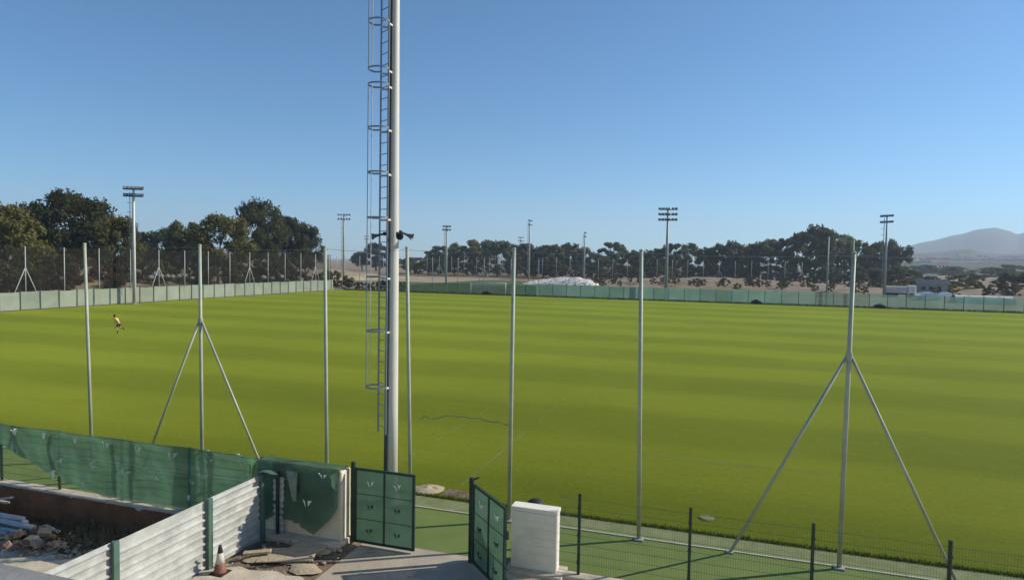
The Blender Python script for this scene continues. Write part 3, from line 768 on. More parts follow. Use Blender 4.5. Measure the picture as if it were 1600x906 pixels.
# head and stay cables along the row
def cable(label, pts, r, mt='galv_dull', name='cable'):
    o = MB().tube(pts, r, 5).build(name, mt, None, True); return tag(o, label, 'cable' if name == 'cable' else name)
pts = []
for (xa, ta, _, _), (xb, tb, _, _) in zip(NEAR, NEAR[1:]):
    for k in range(8):
        u = k / 8; pts.append((ta + (tb - ta) * u, POLE_Y, 7.10 - .06 * math.sin(PI * u)))
cable('thin head cable strung along the tops of the near poles', pts, .0045, 'ladder_steel')
cable('thin stay cable between the two right-hand near poles', [(-1.95 + 4.62 * k / 8, POLE_Y, 2.15 - .02 * math.sin(PI * k / 8)) for k in range(9)], .005, 'ladder_steel')
wav = [(658, 655), (662, 650), (675, 654), (688, 652), (700, 648.5), (715, 651), (725, 650), (735, 653), (748, 652.5), (758, 656), (770, 659), (780, 658), (790, 663), (797, 664)]
cable('wavy loose rope hanging between two poles near the ladder mast', [on_y(x, y, POLE_Y) for x, y in wav], .014, 'rope', 'rope')

# ================================================================== FLOODLIGHT MASTS
MC = Vector((-8.845, 16.60, 0))
t = thing('floodlight_mast', 'tall pale floodlight mast with caged ladder beside the gate', 'floodlight mast', MC)
MB().tube([(0, 0, 0), (0, 0, 3), (0, 0, 7), (0, 0, 14), (0, 0, 19)], [.20, .187, .168, .125, .10], 20).build('shaft', 'mast_paint', t, True)
MB().lathe([(.36, 0), (.36, .03), (.25, .035), (.24, .2)], 18).build('base_flange', 'galv_dull', t)
n2 = Vector((-.508, -.857, 0)).normalized(); t2 = Vector((-n2.y, n2.x, 0))
LD = .30
for s in (-1, 1):
    MB().bar(n2 * LD + t2 * .2 * s + Vector((0, 0, 2.0)), n2 * LD + t2 * .2 * s + Vector((0, 0, 18.3)), .045, .02).build('ladder_rail', 'ladder_steel', t)
rm = MB().tube([n2 * LD - t2 * .19, n2 * LD + t2 * .19], .012, 6).mesh('rung', 'ladder_steel')
for k in range(53): link('rung', rm, t, (0, 0, 2.2 + k * .30))
hp = []
NH = 15
hoop_pts = []
for k in range(NH + 1):
    a = PI * k / NH
    hoop_pts.append(n2 * (LD + .46 * math.sin(a) ** .8) + t2 * (.33 * math.cos(a)))
hoop_pts = [n2 * LD + t2 * .2] + hoop_pts[1:-1] + [n2 * LD - t2 * .2]
hb = MB()
for z in (-.022, .022):
    for p_ in hoop_pts: hb.v.append((p_.x, p_.y, z))
for k in range(len(hoop_pts) - 1): hb.f.append((k, k + 1, k + 1 + len(hoop_pts), k + len(hoop_pts)))
hm = hb.mesh('cage_hoop', 'ladder_steel')
HZ = [3.33, 4.87, 6.35, 7.96, 9.18, 10.37, 11.53, 11.95, 13.21, 14.4, 15.6, 16.8, 18.0]
for z in HZ:
    o = link('cage_hoop', hm, t, (0, 0, z)); sd = o.modifiers.new('thick', 'SOLIDIFY'); sd.thickness = .012
    MB().bar(n2 * .14 + t2 * .1 + Vector((0, 0, z - .05)), n2 * (LD + .02) + t2 * .2 + Vector((0, 0, z - .05)), .03, .05).bar(n2 * .14 - t2 * .1 + Vector((0, 0, z - .05)), n2 * (LD + .02) - t2 * .2 + Vector((0, 0, z - .05)), .03, .05).build('ladder_bracket', 'sunlit_steel', t)
for k in (6, 9):
    p_ = hoop_pts[k]
    MB().bar(p_ + Vector((0, 0, 3.3)), p_ + Vector((0, 0, 11.56)), .022, .010).build('cage_strap', 'sunlit_steel' if k < 8 else 'ladder_steel', t)
    MB().bar(p_ + Vector((0, 0, 11.92)), p_ + Vector((0, 0, 18.05)), .022, .010).build('cage_strap', 'sunlit_steel' if k < 8 else 'ladder_steel', t)
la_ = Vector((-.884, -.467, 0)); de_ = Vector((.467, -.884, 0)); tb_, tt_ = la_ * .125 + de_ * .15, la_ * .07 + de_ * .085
for z0_, z1_ in ((.2, 6), (6, 12), (12, 18.2)): MB().bar(tb_.lerp(tt_, z0_ / 18.2) + Vector((0, 0, z0_)), tb_.lerp(tt_, z1_ / 18.2) + Vector((0, 0, z1_ - .02)), .105, .10).build('mast_shade_strip', 'mast_shade', t)  # added dark strip that stands for the shaft's shaded left flank

LAMP = MB().cbox((0, -.02, 0), (.52, .24, .46), .03, Matrix.Rotation(R(-35), 3, 'X')).mesh('floodlight', 'dark_metal')
LENS = MB().cbox((0, -.135, 0), (.38, .02, .32), .008).mesh('lens', 'lamp_glass')
for v in LENS.vertices: v.co = Matrix.Rotation(R(-35), 3, 'X') @ v.co
def mast_head(t, h, rows, cols, width, dz, rzh):
    Mh = Matrix.Rotation(rzh, 3, 'Z')
    for r_ in range(rows):
        z = h - r_ * dz
        MB().bar(Mh @ Vector((-width / 2, 0, z - .18)), Mh @ Vector((width / 2, 0, z - .18)), .05, .05).build('crossarm', 'dark_metal', t)
        for c_ in range(cols):
            x = -width / 2 + .25 + (width - .5) * c_ / max(1, cols - 1)
            o = link('floodlight', LAMP, t, Mh @ Vector((x, -.12, z))); o.rotation_euler = (0, 0, rzh + (c_ - (cols - 1) / 2) * -.12)
            link('lens', LENS, o)
mast_head(t, 18.8, 2, 4, 2.6, .9, 0)
def far_mast(loc, h, rows, cols, width, dz, rzh, label, r0=.30, ladder=True, mt='galv'):
    t = thing('floodlight_mast', label, 'floodlight mast', loc, 0, 'floodlight masts around the pitches')
    MB().tube([(0, 0, -.1), (0, 0, h * .5), (0, 0, h)], [r0, r0 * .78, r0 * .5], 12).build('shaft', mt, t, True)
    MB().lathe([(r0 * 1.7, 0), (r0 * 1.7, .06), (r0 * 1.1, .07)], 12).build('base_flange', 'galv_dull', t)
    if ladder:
        lm = MB()
        for s in (-.2, .2): lm.bar((-r0 - .25, s, 2), (-r0 - .2, s, h - .5), .06, .05)
        for k in range(int((h - 3) / .6)): lm.bar((-r0 - .24, -.2, 2.4 + .6 * k), (-r0 - .24, .2, 2.4 + .6 * k), .03, .03)
        lm.build('ladder', 'ladder_steel', t)
        cg = MB()
        for k in range(int((h - 4) / 1.3)):
            z = 3.5 + 1.3 * k
            cg.tube([(-r0 - .22 - .6 * math.sin(PI * q / 6), .35 * math.cos(PI * q / 6), z) for q in range(7)], .025, 4)
        cg.build('ladder_cage', 'ladder_steel', t)
    mast_head(t, h, rows, cols, width, dz, rzh)
LAT = math.atan2(-.306, .952) * -1      # square to the line of sight
def P0(x, y): q = on_z(x, y); return (q.x, q.y, 0)
far_mast(P0(210, 475), 15.85, 2, 5, 2.5, .95, YAW + .25, 'pale floodlight mast with two lamp rows in front of the left fence', .25, True, 'mast_paint')
far_mast(P0(537, 441), 18.9, 2, 5, 3.6, 1.2, YAW, 'floodlight mast with two lamp rows left of the ladder mast', .34)
far_mast(P0(697, 445), 15.9, 2, 4, 2.3, .95, YAW, 'small two-row floodlight mast behind the goal', .28)
far_mast((-67.2, 228, 0), 21.3, 2, 5, 3.6, 1.5, YAW + 1.15, 'floodlight mast seen from the side, left of the white rubble heap', .36)
far_mast((-47.2, 228, 0), 17.0, 2, 5, 3.2, 1.3, YAW + 1.25, 'floodlight mast seen from the side above the white rubble heap', .32)
far_mast(P0(1040, 468.3), 17.1, 3, 6, 3.5, 1.0, YAW - .2, 'tallest far floodlight mast with three lamp rows at the far fence', .34, False, 'galv_dull')
far_mast((32.8, 163, 0), 18.0, 2, 5, 3.0, 1.3, YAW - 1.1, 'floodlight mast seen from the side beneath the mountain', .32, True, 'galv_dull')
q = on_y(814, 371, 300); far_mast((q.x, 300, 0), q.z, 2, 4, 2.8, 1.6, YAW, 'thin distant floodlight mast over the tree belt beside the larger mast', .28)
q = on_y(573, 369, 330); far_mast((q.x, 330, 0), q.z, 2, 4, 2.6, 1.6, YAW, 'faint distant floodlight mast close left of the ladder mast', .26)

# horn loudspeakers on the near mast
def horn(loc, direction, label):
    t = thing('horn_loudspeaker', label, 'loudspeaker', loc, 0, 'horn loudspeakers on the ladder mast')
    d = Vector(direction).normalized(); q = d.to_track_quat('Z', 'Y').to_matrix()
    MB().lathe([(.025, -.02), (.03, .0), (.034, .10), (.048, .18), (.074, .25), (.098, .29), (.102, .30), (.092, .292), (.066, .245), (.036, .17), (.022, .10)], 20, (0, 0, 0), q).build('bell', 'horn_grey', t, True)
    MB().lathe([(.03, -.12), (.045, -.11), (.05, -.04), (.035, -.02)], 16, (0, 0, 0), q).build('driver', 'dark_metal', t, True)
    MB().lathe([(.008, .06), (.018, .12), (.02, .2), (.008, .21)], 12, (0, 0, 0), q).build('phase_plug', 'horn_grey', t, True)
    MB().bar((0, 0, 0), (MC - Vector((*t.location[:2], 0))).normalized() * .12 + Vector((0, 0, -.02)), .03, .04).build('bracket', 'dark_metal', t)
mat('horn_grey', (0.10, 0.115, 0.12), 0.5, 0.1, var=0.15, vscale=4)
lat = Vector((.884, .467, 0)); dep = Vector((-.467, .884, 0))
zc = 7.52
horn(MC - lat * .29 + Vector((0, 0, zc)), -lat * 1 - dep * .1 + Vector((0, 0, -.25)), 'horn loudspeaker pointing left on the ladder mast')
horn(MC - dep * .36 + lat * .14 + Vector((0, 0, zc)), -dep + lat * .15 + Vector((0, 0, -.25)), 'horn loudspeaker facing the viewer on the ladder mast')
horn(MC + lat * .27 + Vector((0, 0, zc + .05)), lat - dep * .3 + Vector((0, 0, -.42)), 'horn loudspeaker pointing right on the ladder mast')
# ================================================================== BOUNDARY FENCES
# left boundary: pale wind netting on posts, runs away from us
LX = -79.2
lf = thing('windbreak_fence', 'pale netting fence along the left side of the pitch', 'fence', (LX, 0, 0))
pm = MB().bar((0, 0, 0), (0, 0, 2.28), .07, .07).mesh('post', 'post_green_light')
y = 40.0; k = 0
while y < 122:
    link('post', pm, lf, (.07, y, 0))
    hh = 2.15 + .05 * math.sin(y)
    y2 = min(y + 2.4, 122.3)
    m = MB(); m.grid(lambda u, v: (.0 + .05 * noise.noise((y + u * 2.4, v * 2, 3)), y + (y2 - y) * u, .06 + (hh - .05 * math.sin(PI * u)) * v), 4, 4)
    m.build('net_sheet', 'wind_net_pale', lf, True)
    y += 2.4
# tall net poles of the left side
PROTO = {}
def pole_thing(name, loc, h, braced, rz, label, group, mt, r=.07, apex=4.95, spread=2.2):
    key = (h, braced, mt, r)
    if key not in PROTO:
        PROTO[key] = (MB().tube([(0, 0, 0), (0, 0, h)], r, 8).mesh('shaft', mt, True),
                      [MB().tube([(s * .05, 0, apex), (s * spread, 0, 0)], r * .8, 6).mesh('brace_leg', mt, True) for s in (-1, 1)] if braced else [])
    t = thing(name, label, 'net pole', loc, rz, group)
    link('shaft', PROTO[key][0], t)
    for q in PROTO[key][1]: link('brace_leg', q, t)
    return t
ys = [47.9 + 4.9 * k for k in range(16)]
for i, y in enumerate(ys):
    br = i in (2, 6, 10, 14)
    pole_thing('net_pole', (LX - .35, y, 0), 7.55, br, PI / 2,
               ('%s net pole of the left boundary counting from the near end, %s' % (ordinal(i), 'braced by two legs' if br else 'plain and upright')),
               'net poles of the left boundary', 'galv_dull')
m = MB(); m.grid(lambda u, v: (LX - .42 + .05 * noise.noise((u * 40, v * 3, 1)), 47.9 + 74.2 * u, 2.2 + (5.3 - .08 * abs(math.sin(u * 15 * PI))) * v), 90, 6)
o = m.build('ball_stop_net', 'ball_net', None, True); tag(o, 'tall dark ball stop net strung above the left boundary fence', 'net')

# far boundary: teal netting
FY = 125.2
ff = thing('windbreak_fence', 'teal green netting fence along the far edge of the grass', 'fence', (0, FY, 0))
pm2 = MB().bar((0, 0, 0), (0, 0, 2.35), .08, .08).mesh('post', 'post_green')
x = -37.5
while x < 78:
    link('post', pm2, ff, (x, -.07, 0))
    hh = 2.3 + .07 * math.sin(x * .7) + (.12 if x < 15 else 0)
    m = MB(); m.grid(lambda u, v: (x + 2.75 * u, .05 * noise.noise((x + u * 2.75, v * 2, 3)), .05 + (hh - .06 * math.sin(PI * u)) * v), 4, 4)
    m.build('net_sheet', 'wind_net_teal', ff, True)
    x += 2.75
ff2 = thing('mesh_fence', 'see-through wire fence behind the goal along the far edge', 'fence', (0, FY, 0))
pm3 = MB().bar((0, 0, 0), (0, 0, 2.2), .07, .07).mesh('post', 'galv_dull')
x = -78.8
while x < -38:
    link('post', pm3, ff2, (x, 0, 0))
    m = MB(); m.grid(lambda u, v: (x + 2.72 * u, 0, .03 + 2.1 * v), 1, 1)
    m.build('mesh_panel', 'ball_net_far' if x < -66 else 'far_net_green', ff2); x += 2.72
for px, pt, lab in ((1334, 375, 'tall bare pole at the far fence just beside the right braced pole'), (1295, 370, 'tall bare pole at the far fence left of the right braced pole')):
    q = on_y(px, pt, FY + .6)
    t = thing('bare_pole', lab, 'pole', (q.x, FY + .6, 0)); MB().tube([(0, 0, 0), (0, 0, q.z)], [.16, .11], 10).build('shaft', 'galv_dull', t, True)
    MB().lathe([(.3, 0), (.3, .05), (.18, .06)], 10).build('base_plate', 'galv_dull', t)
# goal
gl = thing('football_goal', 'white football goal with net at the far end', 'goal', (-44.9, 123.9, 0))
for s in (-1, 1):
    MB().tube([(s * 3.66, 0, 0), (s * 3.66, 0, 2.44)], .07, 10).build('goal_post', 'goal_white', gl, True)
    MB().tube([(s * 3.66, 0, 2.44), (s * 3.66, .9, 2.3), (s * 3.66, 1.8, 0)], .03, 6).build('net_support', 'goal_white', gl, True)
MB().tube([(-3.73, 0, 2.44), (3.73, 0, 2.44)], .07, 10).build('crossbar', 'goal_white', gl, True)
m = MB(); m.grid(lambda u, v: (-3.66 + 7.32 * u, [0, .9, 1.8][int(round(v * 2))] - .0 + (.1 * math.sin(PI * u)), [2.42, 2.28, .02][int(round(v * 2))]), 8, 2); m.build('goal_net', 'goal_net', gl)
# dark bags at the foot of the far fence
for i, (px, py, lab) in enumerate([(765, 460, 'dark kit bag lying in the mouth of the goal'), (1180, 473.5, 'small dark bag at the far fence, middle of the picture'), (1368, 480, 'dark bag at the far fence below the side-on mast')]):
    q = on_z(px, py); t = thing('kit_bag', lab, 'bag', (q.x, min(q.y, 124.4), 0))
    m = MB(); lump(m, (0, 0, .35), (.95, .4, .36), i); lump(m, (.7, 0, .25), (.4, .35, .26), i + 3); m.build('bag_body', 'black_cloth', t, True)
    MB().tube([(-.5, -.1, .55), (-.2, -.15, .8), (.2, -.15, .8), (.5, -.1, .55)], .04, 6).build('handle', 'black_cloth', t, True)

# farther net rows
far_rows = []
for i in range(24): far_rows.append((-112 + 5.6 * i, 246.0, i))
nrow = 0
for i in range(27):
    x = -116 + 5.4 * i
    pole_thing('net_pole', (x, 247, 0), 8.2, i % 5 == 1, 0, '%s pole from the left in the distant net row before the tree belt' % ordinal(i).capitalize(), 'net poles of the distant row', 'galv_dull', .085)
m = MB(); m.grid(lambda u, v: (-116 + 140.4 * u, 247.1, .1 + 8 * v), 40, 4)
o = m.build('ball_stop_net', 'ball_net_far'); tag(o, 'distant grey ball stop net in front of the tree belt', 'net')
for i in range(11):
    x = -110 + 6.8 * i
    pole_thing('net_pole', (x, 150.5, 0), 7.4, i in (4, 8), 0, '%s pole from the left in the net row behind the goal' % ordinal(i).capitalize(), 'net poles behind the goal', 'galv_dull', .065)

# ================================================================== TREES
def leaf_cloud(mb, c, rad, n, size, rnd, flat=.8):
    for _ in range(n):
        # points near the surface of an irregular ball
        d = Vector((rnd.gauss(0, 1), rnd.gauss(0, 1), rnd.gauss(0, 1) * .9)).normalized()
        r_ = rad * (rnd.random() ** .45) * (1 + .3 * noise.noise(d * 2 + Vector(c)))
        p_ = Vector(c) + Vector((d.x * r_, d.y * r_, d.z * r_ * flat))
        nrm = (d + Vector((rnd.gauss(0, .6), rnd.gauss(0, .6), rnd.gauss(0, .6)))).normalized()
        a = nrm.orthogonal().normalized(); a.rotate(Matrix.Rotation(rnd.uniform(0, 6.28), 3, nrm)); b2 = nrm.cross(a)
        s = size * rnd.uniform(.6, 1.4)
        mb.add([p_ - a * s, p_ + b2 * s * .45, p_ + a * s, p_ - b2 * s * .45], [(0, 1, 2, 3)])
def make_tree_meshes(seed, h, w, clumps, leaves, size, leafm, barkm, trunk_h=.32, umbrella=False, lopsided=.2):
    rnd = random.Random(seed)
    tr = MB(); cr = MB()
    lean = Vector((rnd.uniform(-.06, .06), rnd.uniform(-.06, .06), 0)) * h
    top = Vector((0, 0, h * (.75 if not umbrella else .8))) + lean
    tr.tube([(0, 0, -.2), lean * .2 + Vector((0, 0, h * .22)), lean * .6 + Vector((0, 0, h * .5)), top], [h * .024, h * .02, h * .013, h * .005], 8)
    for i in range(clumps):
        u = (i + .5) / clumps
        if umbrella: zc_ = h * rnd.uniform(.62, .93); rr = w * .5 * math.sqrt(rnd.random()) * .85
        else:
            zc_ = h * (trunk_h + (.96 - trunk_h) * u ** .85)
            prof = math.sin(PI * min(1, max(0, (zc_ / h - trunk_h + .10) / (1.12 - trunk_h)))) ** .6
            rr = w * .5 * prof * math.sqrt(rnd.random())
        a = rnd.uniform(0, 6.283)
        c = Vector((math.cos(a) * rr + lopsided * w * .3 * noise.noise((zc_ * .2, seed, 0)), math.sin(a) * rr, zc_)) + lean * (zc_ / h)
        rad = w * rnd.uniform(.085, .16)
        leaf_cloud(cr, c, rad, leaves, size, rnd)
        if i % 3 == 0:
            z0 = max(h * .18, zc_ - rr * .9 - h * .1)
            tr.tube([lean * (z0 / h) + Vector((0, 0, z0)), (lean * (z0 / h) + Vector((0, 0, z0)) + c) / 2 + Vector((0, 0, -.03 * h)), c], [h * .009, h * .006, h * .002], 5)
    return tr.mesh('trunk', barkm, True), cr.mesh('crown', leafm)
T_BIG = [(make_tree_meshes(s, 15.0, 13.0, 62, 150, .34, lm, 'bark'), 15.0, 13.0) for s, lm in ((11, 'leaf_dark'), (12, 'leaf_olive'), (13, 'leaf_dark'), (14, 'leaf_grey'), (15, 'leaf_olive'))]
T_FAR = [(make_tree_meshes(s, 14.0, 11.0, 38, 95, .50, lm, 'bark', um_t, um), 14.0, 11.0) for s, lm, um_t, um in ((21, 'leaf_grey', .25, False), (22, 'leaf_dark', .2, False), (23, 'leaf_grey', .3, True), (24, 'leaf_olive', .2, False), (25, 'leaf_grey', .3, False), (26, 'leaf_dark', .15, False))]
S_BROWN = [(make_tree_meshes(s, 4.0, 5.0, 22, 110, .2, lm, 'bark', .05), 4.0, 5.0) for s, lm in ((31, 'leaf_brown'), (32, 'leaf_olive'), (33, 'leaf_brown'), (34, 'leaf_dark'))]
def plant(proto, loc, h, w, rz, name, label, cat, group):
    (trm, crm), H0, W0 = proto
    t = thing(name, label, cat, loc, rz, group)
    t.scale = (w / W0, w / W0, h / H0)
    link('trunk', trm, t); link('crown', crm, t)
    return t
rt = random.Random(9)
LT = [(8, 321, 120, -93, 1, 'broad olive tree at the left edge of the picture'), (112, 302, 140, -97, 0, 'large dark round tree left of the two-row mast'), (178, 338, 75, -92, 1, 'olive tree directly behind the two-row mast'),
      (58, 318, 60, -104, 3, 'grey-green tree rising between the two big trees at left'), (222, 362, 46, -130, 2, 'small far tree just right of the two-row mast'), (252, 358, 60, -126, 3, 'dark far tree between the mast and the olive pair'),
      (290, 347, 62, -104, 2, 'dark tree left of the spreading olive tree'), (340, 338, 92, -95, 4, 'spreading olive tree in the middle of the left tree group'), (405, 315, 76, -98, 0, 'tallest dark tree of the left group, with gaps of sky'),
      (440, 338, 66, -99, 2, 'dark tree leaning out right of the tallest one'), (478, 350, 56, -96, 3, 'last grey-green tree of the left group, above the corner'), (-60, 325, 110, -96, 2, 'dark tree just beyond the left edge')]
for i, (px, pt, wpx, X, k, lab) in enumerate(LT[:-1]):
    q = on_x(px, pt, X); d = depth(q)
    plant(T_BIG[k], (q.x, q.y, 0), q.z, wpx * d / FPX * 1.06, rt.uniform(0, 6.28), 'tree', lab, 'tree', 'trees behind the left boundary')
for i in range(40):
    y = 56 + 2.15 * i + rt.uniform(-.8, .8); h = rt.uniform(2.6, 5.2) if y < 118 else rt.uniform(1.6, 2.6)
    plant(S_BROWN[rt.randrange(4)], (rt.uniform(-91, -84.5), y, rt.uniform(.6, 1.6)), h, h * rt.uniform(1.0, 1.5), rt.uniform(0, 6.28), 'shrub', '%s dry shrub from the near end of the scrub behind the left net' % ordinal(i).capitalize(), 'shrub', 'shrubs behind the left net')
for i, (px, py, s) in enumerate([(236, 433, .5), (243, 428, .6), (252, 431, .5), (262, 431, .45), (270, 432, .5), (280, 431, .4), (288, 430, .6), (300, 434, .4), (412, 433, .6), (425, 434, .5), (440, 432, .6)]):
    q = on_x(px, py, -83.2); m = MB(); lump(m, (0, 0, 0), (s * .9, s, s * .7), i); o = m.build('boulder', 'white_rock', None); o.location = (q.x, q.y, q.z)
    tag(o, '%s pale boulder from the left on the bank behind the left net' % ordinal(i).capitalize(), 'boulder', 'pale boulders behind the left net')
# tree belt far behind
SKY = [(566, 394, 26), (588, 380, 40), (648, 402, 40), (676, 390, 34), (690, 384, 42), (716, 381, 30), (740, 376, 36), (758, 377, 34), (778, 376, 32), (800, 383, 40), (822, 380, 34), (850, 384, 40), (870, 383, 36), (893, 381, 38), (912, 388, 34), (932, 397, 34),
       (958, 378, 36), (984, 392, 34), (1006, 393, 36), (1028, 388, 34), (1052, 380, 32), (1076, 381, 34), (1098, 388, 30), (1120, 382, 36), (1143, 378, 34), (1166, 383, 34), (1188, 380, 36), (1208, 374, 30), (1226, 372, 34), (1244, 363, 40), (1274, 354, 44), (1300, 362, 46), (1322, 372, 40), (1346, 377, 36), (1366, 378, 34), (1388, 376, 34), (1405, 384, 28)]
for i, (px, pt, wpx) in enumerate(SKY):
    Y = 268 + rt.uniform(-8, 34) if px > 640 else 330
    q = on_y(px, pt, Y); d = depth(q)
    plant(T_FAR[rt.randrange(6)], (q.x, q.y, 0), q.z, wpx * d / FPX * rt.uniform(1.15, 1.5), rt.uniform(0, 6.28), 'tree', '%s tree from the left in the distant belt behind the pitches' % ordinal(i).capitalize(), 'tree', 'trees of the distant belt')
for i in range(52):
    px = 640 + 15 * i + rt.uniform(-5, 5); Y = rt.uniform(255, 268)
    q = on_y(px, 410, Y); h = rt.uniform(3.5, 7.5)
    plant(T_FAR[rt.choice((0, 1, 3, 5))], (q.x, q.y, 0), h, h * rt.uniform(1.1, 1.6), rt.uniform(0, 6.28), 'shrub', '%s low bush from the left along the foot of the distant belt' % ordinal(i).capitalize(), 'shrub', 'bushes at the foot of the tree belt')
for i in range(46):
    px = 930 + 14.5 * i + rt.uniform(-6, 6); q = on_y(px, 440, rt.uniform(168, 216)); h = rt.uniform(.8, 2.0)
    plant(S_BROWN[rt.choice((0, 2, 1, 3))], (q.x, q.y, .8), h + .6, h * 1.9, rt.uniform(0, 6.28), 'shrub', '%s dry clump from the left scattered over the earth banks' % ordinal(i).capitalize(), 'shrub', 'dry clumps on the earth banks')
# brush by the far left corner, and bushes on the right plain
for i in range(12):
    px = 508 + 11 * i; q = on_y(px, 420, rt.uniform(128, 134)); h = rt.uniform(1.4, 2.3)
    plant(S_BROWN[rt.choice((0, 2, 0, 3))], (q.x, q.y, 0), h, h * 1.5, rt.uniform(0, 6.28), 'shrub', '%s dry bush from the left behind the far corner fence' % ordinal(i).capitalize(), 'shrub', 'dry bushes at the far corner')
RB = [(1438, 425, 20, 330), (1455, 431, 30, 250), (1496, 429, 38, 240), (1524, 428, 26, 250), (1570, 433, 36, 235), (1590, 425, 50, 230), (1612, 424, 50, 215), (1525, 440, 30, 190), (1580, 444, 30, 180), (1470, 440, 24, 200), (1420, 437, 30, 210), (1410, 420, 40, 420), (1545, 418, 60, 460), (1490, 416, 50, 480), (1590, 414, 60, 520), (1440, 414, 60, 560)]
for i, (px, pt, wpx, Y) in enumerate(RB):
    q = on_y(px, pt, Y); d = depth(q); h = max(1.5, q.z)
    plant(T_FAR[(i * 5 + 1) % 6] if i not in (7, 8, 9) else S_BROWN[i % 3], (q.x, q.y, 0), h, wpx * d / FPX * 1.1, rt.uniform(0, 6.28), 'shrub', '%s bush counted across the dry plain below the mountain' % ordinal(i).capitalize(), 'shrub', 'bushes on the right plain')

# ================================================================== MID-DISTANCE THINGS ON THE BUILDING SITE
t = thing('rubble_heap', 'white rubble heap beyond the far fence, left of the three-row mast', 'rubble', (0, 0, 0))
a, b2 = on_y(822, 447, 196), on_y(935, 440, 196)
m = MB(); m.grid(lambda u, v: (a.x + (b2.x - a.x) * u, 190 + 12 * v, -.1 + (1.5 + 1.9 * u) * math.sin(PI * u) ** .5 * math.sin(PI * v) * (.9 + .2 * noise.noise((u * 9, v * 4, 2)))), 46, 14); m.build('mound', 'white_rock', t, True)
m = MB()
for i in range(160):
    u = rt.random(); v = rt.random() * .5; x = a.x + (b2.x - a.x) * u; z = (1.5 + 1.9 * u) * math.sin(PI * u) ** .5 * math.sin(PI * v) * .85
    s = rt.uniform(.1, .35); lump(m, (x, 190 + 12 * v, z), (s, s, s * .7), i)
o = m.build('boulders', 'white_rock', t); o['kind'] = 'stuff'
def car(label, loc, rz):
    t = thing('parked_car', label, 'car', loc, rz, 'cars beyond the far fence')
    prof = [(-2.1, .35), (-2.15, .75), (-1.95, .95), (-1.2, 1.0), (-.7, 1.42), (.8, 1.45), (1.55, .98), (2.05, .9), (2.15, .6), (2.1, .35)]
    mb = MB(); n = len(prof)
    for s, yk in ((-1, .85), (1, .85)):
        for x_, z_ in prof: mb.v.append((x_, s * (yk - (.16 if z_ > 1.1 else 0)), z_))
    for i in range(n): mb.f.append((i, (i + 1) % n, n + (i + 1) % n, n + i))
    mb.f.append(tuple(range(n))[::-1]); mb.f.append(tuple(range(n, 2 * n)))
    mb.build('body', 'car_white', t)
    for s in (-1, 1):
        MB().add([(-1.0, s * .79, 1.04), (-.62, s * .71, 1.36), (.72, s * .71, 1.39), (1.3, s * .79, 1.02)], [(0, 1, 2, 3)]).build('side_window', 'car_glass', t)
        for x_ in (-1.35, 1.35):
            w_ = MB().lathe([(.32, -.1), (.33, -.06), (.33, .06), (.32, .1)], 16, (0, 0, 0), Matrix.Rotation(PI / 2, 3, 'X')).build('wheel', 'black_rubber', t, True, (x_, s * .82, .33))
            MB().lathe([(.18, -.11), (.17, .11)], 12, (0, 0, 0), Matrix.Rotation(PI / 2, 3, 'X')).build('rim', 'galv', w_)
        MB().cbox((2.1, s * .6, .72), (.08, .3, .14), .02).build('headlight', 'lamp_glass', t)
    MB().add([(1.5, -.7, 1.02), (1.5, .7, 1.02), (.88, .64, 1.42), (.88, -.64, 1.42)], [(0, 1, 2, 3)]).build('windscreen', 'car_glass', t)
q = on_y(1450, 460, 141); car('white car parked behind the far fence, left of the plastic tunnel', (q.x, 141, .9), .1)
q = on_y(1478, 461, 143); car('white car nearest the plastic tunnel behind the far fence', (q.x, 143, .9), 2.9)
tag(bank('earth_bank', 10, 75, 143, 26, 1.15, 'tan_bank', 31, 50, 10, .15), kind='structure')
# cream lorry
q = on_y(1403, 450, 165)
t = thing('tipper_lorry', 'cream lorry parked beyond the far fence under the side-on mast', 'lorry', (q.x, 165, .3), .1)
MB().cbox((-.6, 0, 1.7), (4.2, 2.2, 1.5), .12).build('load_bed', 'white_rock', t)
MB().cbox((2.5, 0, 1.7), (1.7, 2.1, 2.0), .18).build('cab', 'white_paint', t)
MB().cbox((3.36, 0, 2.1), (.03, 1.8, .7), .01).build('windscreen', 'car_glass', t)
for x_ in (-1.8, -.7, 2.4):
    for s in (-1, 1): MB().lathe([(.48, -.15), (.5, 0), (.48, .15)], 16, (x_, s * 1.0, .5), Matrix.Rotation(PI / 2, 3, 'X')).build('wheel', 'black_rubber', t, True)
MB().cbox((.3, 0, .8), (6, .9, .25), .02).build('chassis', 'dark_metal', t)
# polytunnel
a, b2 = on_y(1490, 458, 138), on_y(1582, 464, 138)
t = thing('polytunnel', 'low grey plastic tunnel behind the far fence at right', 'tunnel', (a.x, 138, 0))
Lp = b2.x - a.x
MB().grid(lambda u, v: (Lp * u, -1.8 * math.cos(PI * v), 2.15 * math.sin(PI * v) ** .7), 12, 16).build('cover', 'plastic_sheet', t, True)
for k in range(5):
    MB().tube([(Lp * k / 4, -1.83 * math.cos(PI * v / 12), 2.17 * max(0, math.sin(PI * v / 12)) ** .7) for v in range(13)], .03, 5).build('hoop', 'galv_dull', t, True)
